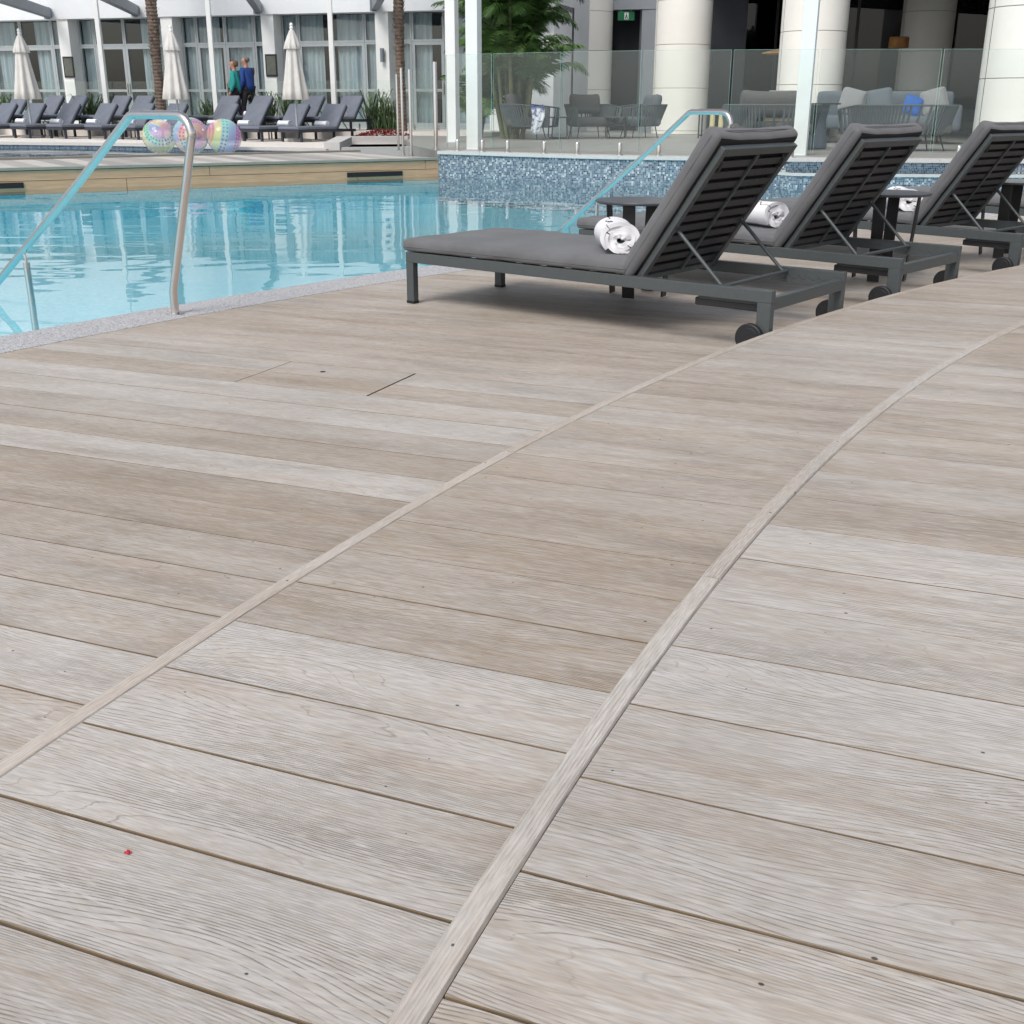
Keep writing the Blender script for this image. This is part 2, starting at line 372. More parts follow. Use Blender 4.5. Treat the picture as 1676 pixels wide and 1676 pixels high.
# ------------------------------------------------------------------ mesh helpers
class MB:
    def __init__(s): s.v, s.f, s.uv = [], [], {}
    def add(s, vs, fs):
        b = len(s.v); s.v += [tuple(q) for q in vs]; s.f += [tuple(b + i for i in f) for f in fs]; return s
    def box(s, x0, x1, y0, y1, z0, z1, mtx=None, bev=0.0):
        if bev:
            bm = bmesh.new(); bmesh.ops.create_cube(bm, size=1.0)
            for q in bm.verts: q.co = Vector((x0 + (q.co.x + .5) * (x1 - x0), y0 + (q.co.y + .5) * (y1 - y0), z0 + (q.co.z + .5) * (z1 - z0)))
            bmesh.ops.bevel(bm, geom=bm.edges[:], offset=bev, segments=2, profile=0.5, affect='EDGES')
            bm.verts.index_update()
            vs = [q.co.copy() for q in bm.verts]; fs = [[q.index for q in f.verts] for f in bm.faces]; bm.free()
        else:
            vs = [Vector((x, y, z)) for z in (z0, z1) for y in (y0, y1) for x in (x0, x1)]
            fs = [(0, 2, 3, 1), (4, 5, 7, 6), (0, 1, 5, 4), (2, 6, 7, 3), (0, 4, 6, 2), (1, 3, 7, 5)]
        if mtx is not None: vs = [mtx @ q for q in vs]
        return s.add(vs, fs)
    def tube(s, path, r, n=10, cap=True):
        path = [Vector(q) for q in path]; rs = r if isinstance(r, (list, tuple)) else [r] * len(path)
        rings, prev = [], None
        for i, q in enumerate(path):
            t = (path[min(i + 1, len(path) - 1)] - path[max(i - 1, 0)]).normalized()
            if prev is None:
                a = t.orthogonal().normalized()
            else:
                a = (prev - t * prev.dot(t)).normalized()
            prev = a; b = t.cross(a)
            rings.append([q + (a * math.cos(2 * math.pi * k / n) + b * math.sin(2 * math.pi * k / n)) * rs[i] for k in range(n)])
        vs = [q for rg in rings for q in rg]
        fs = [(i * n + k, i * n + (k + 1) % n, (i + 1) * n + (k + 1) % n, (i + 1) * n + k) for i in range(len(path) - 1) for k in range(n)]
        if cap: fs += [tuple(range(n))[::-1], tuple((len(path) - 1) * n + k for k in range(n))]
        return s.add(vs, fs)
    def lathe(s, prof, n=24, c=(0, 0, 0), a0=0.0, a1=2 * math.pi, fn=None):
        full = abs(a1 - a0 - 2 * math.pi) < 1e-6; nn = n if full else n + 1
        vs = []
        for (r, z) in prof:
            for k in range(nn):
                a = a0 + (a1 - a0) * k / n
                rr = r if fn is None else fn(r, z, a)
                vs.append((c[0] + rr * math.cos(a), c[1] + rr * math.sin(a), c[2] + z))
        fs = []
        for i in range(len(prof) - 1):
            for k in range(n):
                k2 = (k + 1) % nn if full else k + 1
                fs.append((i * nn + k, i * nn + k2, (i + 1) * nn + k2, (i + 1) * nn + k))
        if full:
            if prof[0][0] > 1e-6: fs.append(tuple(range(n))[::-1])
            if prof[-1][0] > 1e-6: fs.append(tuple((len(prof) - 1) * n + k for k in range(n)))
        return s.add(vs, fs)
    def prism(s, poly, z0, z1):
        n = len(poly)
        vs = [(x, y, z0) for x, y in poly] + [(x, y, z1) for x, y in poly]
        return s.add(vs, [tuple(range(n))[::-1], tuple(range(n, 2 * n))] + [(i, (i + 1) % n, n + (i + 1) % n, n + i) for i in range(n)])
    def rbox(s, sx, sy, sz, r, nx=10, ny=10, nz=4, fn=None, mtx=None):
        """rounded soft box centred at the origin; fn(p, unit) may displace"""
        h = Vector((sx / 2, sy / 2, sz / 2)); idx = {}; vs = []; fs = []
        def tick(n, i, half):
            # more points near the rounded edges
            u = i / n; w = 2 * u - 1
            return half * math.copysign(1 - (1 - abs(w)) ** 1.6, w)
        def V(i, j, k):
            key = (i, j, k)
            if key not in idx:
                q = Vector((tick(nx, i, h.x), tick(ny, j, h.y), tick(nz, k, h.z)))
                c = Vector((max(-h.x + r, min(h.x - r, q.x)), max(-h.y + r, min(h.y - r, q.y)), max(-h.z + r, min(h.z - r, q.z))))
                d = q - c
                p = c + d.normalized() * r if d.length > 1e-9 else q
                if fn: p = fn(p, Vector((q.x / h.x, q.y / h.y, q.z / h.z)))
                idx[key] = len(vs); vs.append(mtx @ p if mtx is not None else p)
            return idx[key]
        for i in range(nx):
            for j in range(ny):
                fs.append((V(i, j, 0), V(i, j + 1, 0), V(i + 1, j + 1, 0), V(i + 1, j, 0)))
                fs.append((V(i, j, nz), V(i + 1, j, nz), V(i + 1, j + 1, nz), V(i, j + 1, nz)))
        for i in range(nx):
            for k in range(nz):
                fs.append((V(i, 0, k), V(i + 1, 0, k), V(i + 1, 0, k + 1), V(i, 0, k + 1)))
                fs.append((V(i, ny, k), V(i, ny, k + 1), V(i + 1, ny, k + 1), V(i + 1, ny, k)))
        for j in range(ny):
            for k in range(nz):
                fs.append((V(0, j, k), V(0, j, k + 1), V(0, j + 1, k + 1), V(0, j + 1, k)))
                fs.append((V(nx, j, k), V(nx, j + 1, k), V(nx, j + 1, k + 1), V(nx, j, k + 1)))
        return s.add(vs, fs)
    def build(s, name, material, parent=None, smooth=False, angle=40, uvs=None):
        me = bpy.data.meshes.new(name)
        me.from_pydata(s.v, [], s.f); me.materials.append(material if not isinstance(material, str) else M[material])
        if uvs is not None:
            ul = me.uv_layers.new(name='UVMap')
            flat = []
            for lp in me.loops: flat += list(uvs[lp.vertex_index])
            ul.data.foreach_set('uv', flat)
        if smooth:
            me.polygons.foreach_set('use_smooth', [True] * len(me.polygons))
            me.set_sharp_from_angle(angle=R(angle))
        me.update()
        o = bpy.data.objects.new(name, me); COL.objects.link(o)
        if parent is not None: o.parent = parent
        return o

def tag(o, label=None, cat=None, group=None, kind=None):
    if label: o['label'] = label
    if cat: o['category'] = cat
    if group: o['group'] = group
    if kind: o['kind'] = kind
    return o
def empty(name, loc=(0, 0, 0), rz=0.0):
    o = bpy.data.objects.new(name, None); COL.objects.link(o); o.location = loc; o.rotation_euler = (0, 0, rz); o.empty_display_size = 0.1
    return o
def copy_tree(o, parent=None):
    c = o.copy(); COL.objects.link(c)
    if parent is not None: c.parent = parent
    for ch in list(o.children): copy_tree(ch, c)
    return c

# ------------------------------------------------------------------ the deck, in three levels
ANG = 0.381447
EU = Vector((math.cos(ANG), -math.sin(ANG)))
EN = Vector((math.sin(ANG), math.cos(ANG)))
PITCH_B = 0.205
C1, R1 = Vector((12.935, -3.840)), 14.699      # lower nosing arc
C2, R2 = Vector((11.989, -3.777)), 12.956      # upper nosing arc
CP = Vector((12.7, -3.8)); RP_IN, RP_OUT = 17.30, 17.62   # pool coping
NW = 0.036
Z1, Z2 = 0.1057, 0.2259
def u_on(c, r, v):
    """left crossing of the line v = const with a circle, in deck coordinates"""
    cu, cv = c.dot(EU), c.dot(EN); d = r * r - (v - cv) ** 2
    return cu - math.sqrt(max(d, 0.0))
def uv_w(u, v): return EU * u + EN * v

# tones read off the photograph: index -> (tan, light)
rng = random.Random(3)
def tone(level, i, v):
    if level == 'upper':
        tb = {0: (0.35, 0.93), 1: (0.30, 0.94), 2: (0.22, 0.97), 3: (0.30, 0.97), 4: (0.25, 1.0), 5: (0.25, 1.0), 6: (0.65, 0.96), 7: (0.55, 0.96)}
    elif level == 'middle':
        tb = {-1: (0.35, 0.94), 0: (0.22, 0.97), 1: (0.18, 0.98), 2: (0.20, 0.99), 3: (0.12, 1.02), 4: (0.85, 0.96), 5: (0.75, 0.96), 6: (0.85, 0.96), 7: (0.75, 0.97), 8: (0.8, 0.97)}
    else:
        tb = {0: (0.2, 1.0), 1: (0.6, 0.97), 2: (0.6, 0.97), 3: (0.55, 0.98), 4: (0.75, 0.96), 5: (0.95, 0.93), 6: (0.25, 1.02), 7: (0.7, 0.95), 8: (0.6, 0.95), 9: (0.35, 1.0), 10: (0.3, 1.02)}
    if i in tb: return tb[i]
    return (rng.uniform(0.45, 0.78), rng.uniform(0.98, 1.03))

def plank(parent, v0, v1, ua, ub, z, col, bev=(0.001, 0.001), tilt=0.0):
    """one board: its two ends follow ua(v), ub(v); eased long edges"""
    b0, b1 = bev
    rows = [(v0, -0.026), (v0, -b0), (v0 + b0 * 0.8, 0.0)]
    k = 4
    for j in range(1, k): rows.append((v0 + (v1 - v0) * j / k, 0.0))
    rows += [(v1 - b1 * 0.8, 0.0), (v1, -b1), (v1, -0.026)]
    mb = MB(); uvs = []
    for (v, dz) in rows:
        a, c = ua(v), ub(v)
        for u in (a, c):
            p = uv_w(u, v); mb.v.append((p.x, p.y, z + dz + tilt * (v - v0))); uvs.append((u + 20, v - v0))
    n = len(rows)
    for j in range(n - 1): mb.f.append((2 * j, 2 * j + 1, 2 * j + 3, 2 * j + 2))
    mb.f.append(tuple(2 * j for j in range(n))); mb.f.append(tuple(2 * j + 1 for j in range(n))[::-1])
    o = mb.build('plank', 'deck', parent, uvs=uvs)
    o.data.materials.append(M['board_edge'])
    for q in o.data.polygons:
        if q.index in (0, 1, n - 3, n - 2) or q.index >= n - 1: q.material_index = 1
    o.color = (col[0], col[1], rng.random(), 1)
    return o

def arc_pts(c, r, a0, a1, n): return [(c.x + r * math.cos(a0 + (a1 - a0) * k / n), c.y + r * math.sin(a0 + (a1 - a0) * k / n)) for k in range(n + 1)]
def ang_of(c, x, y): return math.atan2(y - c.y, x - c.x)

# bearers under each level
A0, A1 = R(178), R(105)
poly = arc_pts(CP, RP_OUT - 0.02, A0, A1, 60) + arc_pts(C1, R1 - 0.5, A1, A0, 60)
lower = tag(MB().prism(poly, -0.16, -0.03).build('lower_deck', 'sub'), kind='structure')
poly = arc_pts(C1, R1 - 0.012, A0, A1, 60) + arc_pts(C2, R2 - 0.5, A1, A0, 60)
middle = tag(MB().prism(poly, -0.02, Z1 - 0.03).build('middle_deck', 'sub'), kind='structure')
poly = arc_pts(C2, R2 - 0.012, A0, A1, 60) + [(12, 6), (12, -6)]
upper = tag(MB().prism(poly, -0.02, Z2 - 0.03).build('upper_deck', 'sub'), kind='structure')

HATCH = dict(u0=-2.650, u1=-2.058)      # cut lines of the access hatch in the lower deck
GAPS = {'lower': {-6: 5, -5: 5, -4: 5, -3: 5, -2: 5, -1: 5, 0: 4.6, 1: 4.6, 2: 4.4, 3: 4, 4: 3.6, 5: 1.2, 6: 3, 7: 2.4, 8: 4, 9: 1.6, 10: 3.6, 11: 1.6, 12: 2.2},
        'middle': {-3: 5, -2: 5, -1: 5, 0: 5.5, 1: 5.5, 2: 4.8, 3: 4, 4: 2.4, 5: 4.5, 6: 2, 7: 2.8, 8: 1.6, 9: 2.6},
        'upper': {-3: 5, -2: 5, -1: 4.5, 0: 4.5, 1: 3.4, 2: 3.4, 3: 3, 4: 1.3, 5: 3.6, 6: 1.6, 7: 2.2}}
def gaps(level, i):                      # joint widths in metres, as wide or tight as each one looks
    return GAPS[level].get(i, random.Random(i * 13 + len(level)).uniform(1.0, 2.4)) / 1250.0
bv = lambda level, i: (min(0.0016, gaps(level, i) * 0.3), min(0.0016, gaps(level, i + 1) * 0.3))
v_lo, v_mid, v_up = 1.40369, 0.80561, 0.98635
for i in range(-6, 62):
    v0, v1 = v_lo + PITCH_B * i + gaps('lower', i) / 2, v_lo + PITCH_B * (i + 1) - gaps('lower', i + 1) / 2
    if v1 > 13.8: break
    a = lambda v: u_on(CP, RP_IN + 0.004, v)
    b = lambda v: u_on(C1, R1 - 0.06, v)
    if i in (11, 12):                    # two boards with the hatch lid cut out of them
        cuts = [(a, lambda v: HATCH['u0'] - 0.003), (lambda v: HATCH['u0'] + 0.001, lambda v: HATCH['u1'] - 0.005), (lambda v: HATCH['u1'] + 0.004, b)]
        cc = tone('lower', i, v0)
        for ca, cb in cuts: plank(lower, v0, v1, ca, cb, 0.0, (cc[0] * rng.uniform(.8, 1.2), cc[1]), bv('lower', i))
    else:
        plank(lower, v0, v1, a, b, 0.0, tone('lower', i, v0), bv('lower', i))
hp = uv_w((HATCH['u0'] + HATCH['u1']) / 2 - 0.07, v_lo + PITCH_B * 12.42)
MB().lathe([(0.0, 0.0), (0.011, 0.0), (0.012, -0.002)], 16, (hp.x, hp.y, 0.0012)).build('finger_hole', 'dark', lower)
for i in range(-8, 62):
    v0, v1 = v_mid + PITCH_B * i + gaps('middle', i) / 2, v_mid + PITCH_B * (i + 1) - gaps('middle', i + 1) / 2
    if v1 > 12.6: break
    plank(middle, v0, v1, lambda v: u_on(C1, R1 - NW - 0.002, v), lambda v: u_on(C2, R2 - 0.06, v), Z1, tone('middle', i, v0), bv('middle', i))
for i in range(-18, 40):
    v0, v1 = v_up + PITCH_B * i + gaps('upper', i) / 2, v_up + PITCH_B * (i + 1) - gaps('upper', i + 1) / 2
    if v1 > 9.2: break
    cut = rng.uniform(3.2, 4.0)
    plank(upper, v0, v1, lambda v: u_on(C2, R2 - NW - 0.0028, v), lambda v: 5.5, Z2, tone('upper', i, v0), bv('upper', i))

def nosing(parent, c, r, z, joints, tones):
    for k in range(len(joints) - 1):
        a0, a1 = joints[k] - 0.00012, joints[k + 1] + 0.00012
        n = 14; mb = MB(); uvs = []
        prof = [(r, -0.045), (r, -0.004), (r - 0.003, 0.0), (r - NW + 0.003, 0.0), (r - NW, -0.004), (r - NW, -0.03)]
        lift = 0.0012 * (k % 2) + 0.0002
        for j in range(n + 1):
            aa = a0 + (a1 - a0) * j / n
            for (rr, dz) in prof:
                mb.v.append((c.x + rr * math.cos(aa), c.y + rr * math.sin(aa), z + dz + lift)); uvs.append((abs(aa) * r, (rr - r + NW) + k * 0.21))
        q = len(prof)
        for j in range(n):
            for s_ in range(q - 1): mb.f.append((j * q + s_, j * q + s_ + 1, (j + 1) * q + s_ + 1, (j + 1) * q + s_))
        mb.f.append(tuple(range(q))); mb.f.append(tuple(n * q + s_ for s_ in range(q))[::-1])
        o = mb.build('nosing', 'nosing', parent, uvs=uvs); o.color = (*tones[k % len(tones)], rng.random(), 1)

def seg_angles(c, r, marks, lo, hi, step):
    """joint angles through the marked world points, running on at `step` metres"""
    a = sorted([ang_of(c, *q) for q in marks], reverse=True)
    out = list(a)
    while out[0] < hi: out.insert(0, out[0] + step / r)
    while out[-1] > lo: out.append(out[-1] - step / r)
    return out
nosing(middle, C1, R1, Z1, seg_angles(C1, R1, [(0.0, 3.085)], R(110), R(176), 2.6), [(0.6, 1.12), (0.7, 1.12), (0.65, 1.13)])
nosing(upper, C2, R2, Z2, seg_angles(C2, R2, [(0.86, 2.83), (0.36, 1.90)], R(112), R(176), 1.9), [(0.4, 1.06), (0.45, 1.05), (0.36, 1.08), (0.5, 1.04)])

# ------------------------------------------------------------------ pool
ZW = -0.06
cop = empty('pool_coping'); tag(cop, kind='structure')
aa0, aa1 = R(168), R(100)
joints = [aa0 + (aa1 - aa0) * k / 17 for k in range(18)]
for k in range(17):
    a0, a1 = joints[k] - 0.0001, joints[k + 1] + 0.0001
    MB().prism(arc_pts(CP, RP_OUT + 0.012, a0, a1, 6) + arc_pts(CP, RP_IN, a1, a0, 6), -0.045, 0.002).build('coping_stone', 'granite', cop)
# basin: stepped floor under the water
def ring(name, r0, r1, z0, z1, material, parent):
    a, b = arc_pts(CP, r1, R(170), R(98), 60), arc_pts(CP, r0, R(98), R(170), 60)
    mb = MB().prism(a + b, z0, z1)
    uvs = [(x * 0.97 + z * 3.1, y + z * 1.7) for x, y, z in mb.v]
    return mb.build(name, material, parent, uvs=uvs)
basin = empty('pool_basin'); tag(basin, kind='structure')
ring('pool_step', RP_IN - 0.05, RP_OUT - 0.002, -1.3, -0.05, 'pool', basin)
ring('pool_step', RP_OUT - 0.004, RP_OUT + 1.1, -1.3, -0.24, 'pool_step', basin)
mb = MB().add([(-22, -4, -0.5), (16, -4, -0.5), (16, 26, -0.5), (-22, 26, -0.5)], [(0, 1, 2, 3)])
mb.build('pool_floor', 'pool', basin, uvs=[(x, y) for x, y, z in mb.v])
WALK = [Vector((-13.4, 11.43)), Vector((-1.21, 19.17))]           # foot of the timber walkway
WALL = [Vector(q) for q in [(-1.21, 19.17), (-0.93, 19.02), (-0.51, 18.72), (-0.04, 18.38), (0.47, 18.06), (1.02, 17.72), (1.56, 17.48), (2.18, 17.30), (3.1, 17.08), (4.02, 16.90), (5.0, 16.76), (6.0, 16.66), (8.0, 16.55), (12.0, 16.5)]]
edge = arc_pts(CP, RP_OUT + 0.004, R(170), R(100), 60)
water_poly = edge + [(q.x, q.y) for q in reversed(WALL)] + [(q.x, q.y) for q in reversed(WALK)]
mb = MB(); mb.v = [(x, y, ZW) for x, y in water_poly]; mb.f = [tuple(range(len(water_poly)))]
tag(mb.build('pool_water', 'water'), kind='structure')

# mosaic retaining wall with stone ledge
def wall_strip(mb, pts, z0, z1, off=0.0, u0=0.0):
    uvs = []; u = u0; base = len(mb.v)
    for i, q in enumerate(pts):
        if i: u += (q - pts[i - 1]).length
        mb.v += [(q.x, q.y - off, z0), (q.x, q.y - off, z1)]; uvs += [(u, z0), (u, z1)]
    for i in range(len(pts) - 1): mb.f.append((base + 2 * i, base + 2 * i + 2, base + 2 * i + 3, base + 2 * i + 1))
    return uvs
ZL = 0.33
mw = tag(empty('mosaic_wall', (0, 0, 0)), 'blue mosaic tiled pool wall with pale stone ledge under the glass fence', 'wall')
poly = [(q.x, q.y) for q in WALL] + [(12, 17.6), (6.0, 17.4), (4.0, 17.5), (2.2, 17.9), (1.0, 18.5), (0.0, 19.2), (-1.0, 19.9)]
mb = MB().prism(poly, -1.2, ZL - 0.05)
u = 0; uvs = []
for i in range(len(poly)):
    if i: u += math.dist(poly[i], poly[i - 1])
    uvs.append((u, -1.2))
uvs = uvs + [(a, ZL - 0.05) for a, b in uvs]
mb.build('tiled_face', 'mosaic', mw, uvs=uvs)
cuts = [0, 2, 4, 6, 8, 10, 11, 12, 13]
def off(pts, d):
    out = []
    for i, q in enumerate(pts):
        t = (pts[min(i + 1, len(pts) - 1)] - pts[max(i - 1, 0)]).normalized(); out.append(q + Vector((t.y, -t.x)) * d)
    return out
Wf, Wb = off(WALL, 0.03), off(WALL, -0.42)
for a, b in zip(cuts[:-1], cuts[1:]):
    f = [(q.x, q.y) for q in Wf[a:b + 1]]; g = [(q.x, q.y) for q in Wb[a:b + 1]][::-1]
    f[-1] = (f[-1][0] - 0.004, f[-1][1]); g[0] = (g[0][0] - 0.004, g[0][1])
    MB().prism(f + g, ZL - 0.05, ZL).build('ledge_stone', 'stone', mw)
# lower overflow trough in front of the wall, right half
tr_ = tag(empty('overflow_trough'), 'low mosaic overflow trough with stone rim behind the second sun lounger', 'trough')
T = [Vector(q) for q in [(3.75, 16.92), (3.95, 16.62), (4.6, 16.50), (5.4, 16.42), (6.4, 16.36), (9.0, 16.3)]]
Tb = [Vector((q.x + 0.02, q.y + 0.24)) for q in T]
mb = MB(); us = wall_strip(mb, T, -1.2, 0.10); mb.build('tiled_face', 'mosaic', tr_, uvs=us)
MB().prism([(q.x, q.y - 0.02) for q in T] + [(q.x, q.y - 0.10) for q in reversed(Tb)], 0.10, 0.135).build('rim_stone', 'stone', tr_)
mb = MB(); us = wall_strip(mb, [Vector((q.x, q.y + 0.02)) for q in Tb], 0.02, 0.275); mb.build('dark_tile_band', 'mosaic_dark', tr_, uvs=us)  # recess between ledge and rim, faced in dark tile

# timber walkway on the left
wd = (WALK[1] - WALK[0]).normalized(); wnrm = Vector((-wd.y, wd.x))
ZK = 0.22
walk = tag(empty('walkway'), 'low timber walkway with tan side boards across the far side of the pool', 'walkway')
wl = (WALK[1] - WALK[0]).length
def wk(s, t): p = WALK[0] + wd * s + wnrm * t; return (p.x, p.y)
def wbox(name, s0, s1, t0, t1, z0, z1, material, parent):
    return MB().prism([wk(s0, t0), wk(s1, t0), wk(s1, t1), wk(s0, t1)], z0, z1).build(name, material, parent)
wbox('base', 0, wl - 0.01, 0.03, 3.3, -1.2, ZK - 0.035, 'sub', walk)
mb = MB().prism([wk(0, 0.006), wk(wl, 0.006), wk(wl, 0.029), wk(0, 0.029)], -1.2, -0.124)
mb.build('tiled_footing', 'pool', walk, uvs=[(x, z) for x, y, z in mb.v])
s_ = 0.0
while s_ < wl:                        # two courses of side boards
    e_ = min(wl, s_ + 3.55)
    wbox('side_board', s_ + .004, e_ - .004, 0.0, 0.028, 0.055, ZK - 0.04, 'clad', walk)
    s_ = e_
s_ = -1.2
while s_ < wl:
    a, e_ = max(0, s_), min(wl, s_ + 3.55)
    wbox('side_board', a + .004, e_ - .004, 0.004, 0.028, -0.12, 0.049, 'clad', walk)
    s_ += 3.55
wbox('edge_trim', 0, wl, -0.025, 0.1, ZK - 0.03, ZK + 0.004, 'trim', walk)
for (s0, s1) in ((wl - 1.62, wl - 0.66), (wl - 7.55, wl - 6.35)):
    wbox('overflow_slot', s0, s1, -0.012, 0.02, -0.035, 0.035, 'dark', walk)
k = 0; s_ = 0.0
while s_ < wl - 0.05:
    e_ = min(wl, s_ + 0.30); o = wbox('plank', s_ + .003, e_ - .003, 0.104, 2.35 + 0.06 * (s_ - 6), -0.0 + ZK - 0.03, ZK, ('walkboard', 'walkboard2', 'walkboard3')[(k * 7 + k // 3) % 3], walk)
    s_ = e_; k += 1
MB().prism([wk(0, 2.05), wk(wl, 2.93), wk(wl, 3.05), wk(0, 2.17)], ZK - 0.03, ZK + 0.03).build('back_kerb', 'trim', walk)

# ------------------------------------------------------------------ ground, terraces, upper pool
tag(MB().add([(-900, -900, -1.4), (900, -900, -1.4), (900, 900, -1.4), (-900, 900, -1.4)], [(0, 1, 2, 3)]).build('ground', 'tile'), kind='structure')
EF, NF = Vector((0.949, -0.316)), Vector((0.316, 0.949))
def fp(s, k): p = EF * s + NF * k; return (p.x, p.y)
def fbox(mb, s0, s1, k0, k1, z0, z1):
    return mb.prism([fp(s0, k0), fp(s1, k0), fp(s1, k1), fp(s0, k1)], z0, z1)
tag(MB().prism([(-40, 38.0), (-13.0, 26.3), (-9.0, 25.15), (-7.1, 24.5), (-5.5, 23.0), (-3.6, 22.4), (-3.2, 22.6), (-2.0, 26.0), (-1.0, 40), (-40, 52)], -1.3, 0.2).build('sunbed_terrace', 'pave'), kind='structure')
tag(fbox(MB(), -40, -9.6, 27.2, 33, 0.0, 0.4).build('upper_terrace', 'pave'), kind='structure')
tag(MB().prism([(-1.3, 19.9), (0.0, 19.0), (1.0, 18.3), (2.2, 17.7), (4.0, 17.3), (6.0, 17.1), (30, 16.9), (34, 60), (-4, 60), (-2.9, 30), (-1.9, 22.5)], -1.3, 0.31).build('lounge_floor', 'tile'), kind='structure')
# upper pool behind the walkway
up_ = tag(empty('upper_pool_wall'), 'grey tiled rim of the shallow upper pool behind the walkway', 'wall')
UP = [Vector(q) for q in [(-15.5, 27.0), (-10.92, 25.45), (-8.9, 25.05), (-7.16, 24.42), (-5.4, 22.9), (-3.5, 22.25)]]
mb = MB(); us = wall_strip(mb, UP, -0.4, 0.21, 0.02); mb.build('tiled_face', 'mosaic_dark', up_, uvs=us)
MB().prism([(q.x, q.y - 0.05) for q in UP] + [(q.x + 0.15, q.y + 0.35) for q in reversed(UP)], 0.2, 0.25).build('rim_stone', 'stone', up_)
mb = MB(); mb.v = [(x, y, 0.14) for x, y in [(-22, 8), (-13, 13.0), (-7.8, 18.0), (-2.2, 22.5), (-3.4, 22.6), (-5.4, 23.2), (-7.2, 24.6), (-9, 25.4), (-11, 25.8), (-16, 27.4), (-24, 29)]]; mb.f = [tuple(range(11))]
tag(mb.build('upper_pool_water', 'water'), kind='structure')
mb = MB(); mb.v = [(x, y, -0.3) for x, y in [(-22, 8.5), (-13, 13.5), (-7.8, 18.2), (-2.2, 22.7), (-3.4, 23.6), (-9, 26.4), (-16, 28.4), (-24, 30)]]; mb.f = [tuple(range(8))]
tag(mb.build('upper_pool_floor', 'mosaic_grey', uvs=[(x, y) for x, y, z in mb.v]), kind='structure')
pb = tag(empty('spa_pool'), 'small raised spa pool with stone rim left of the steel gate', 'spa pool')
def spa(name, pts, z0, z1, material): return MB().prism(pts, z0, z1).build(name, material, pb)
spa('rim_stone', [(-3.55, 22.3), (-3.25, 22.25), (-3.55, 26.2), (-3.9, 26.2)], -0.2, 0.36, 'stone')
spa('rim_stone', [(-3.9, 26.2), (-2.35, 26.6), (-2.35, 27.0), (-3.95, 26.65)], -0.2, 0.36, 'stone')
spa('rim_stone', [(-3.22, 22.27), (-1.95, 22.75), (-1.95, 22.95), (-3.24, 22.47)], -0.2, 0.27, 'stone')
spa('water_skin', [(-3.24, 22.5), (-2.0, 22.95), (-2.3, 26.6), (-3.54, 26.2)], 0.1, 0.2, 'mosaic')

# ------------------------------------------------------------------ pool handrails
def handrail(loc, label):
    """profile in the radial plane: t towards the deck, z up"""
    g = (CP - Vector(loc)).normalized()
    root = tag(empty('handrail', (loc[0], loc[1], 0.002), math.atan2(g.y, g.x)), label, 'handrail', 'steel pool handrails')
    path = [(0, 0, 0.0), (0, 0, 0.10), (0.004, 0, 0.125), (0.139, 0, 0.546), (0.232, 0, 0.84)]
    cx, cz, rr = 0.15, 0.882, 0.10
    for k in range(1, 8):
        a = R(-10 + (100) * k / 8); path.append((cx + rr * math.cos(a), 0, cz + rr * math.sin(a)))
    path += [(0.12, 0, 0.982), (-0.17, 0, 0.982), (-0.195, 0, 0.975), (-0.215, 0, 0.962), (-0.67, 0, 0.638), (-1.537, 0, 0.05), (-2.1, 0, -0.34)]
    MB().tube(path, 0.0215, 16).build('rail', 'steel', root, True, 60)
    MB().tube([(-1.25, 0, -0.24), (-1.25, 0, 0.172)], 0.019, 14).build('stanchion', 'steel', root, True, 60)
    MB().tube([(-1.25, 0, 0.17), (-1.25, 0, 0.20), (-1.262, 0, 0.225)], 0.008, 8).build('bracket', 'steel', root, True)
    MB().lathe([(0.0, 0.004), (0.048, 0.004), (0.05, 0.002), (0.05, 0.0)][::-1], 24).build('base_plate', 'steel', root, True)
    MB().lathe([(0.0, -0.234), (0.045, -0.234), (0.045, -0.24)][::-1], 24, (-1.25, 0, 0)).build('base_plate', 'steel', root, True)
    return root
handrail((-1.764, 5.915), 'polished steel handrail arching into the pool at the left edge')
handrail((1.56, 9.631), 'polished steel handrail half hidden behind the nearest sun lounger')

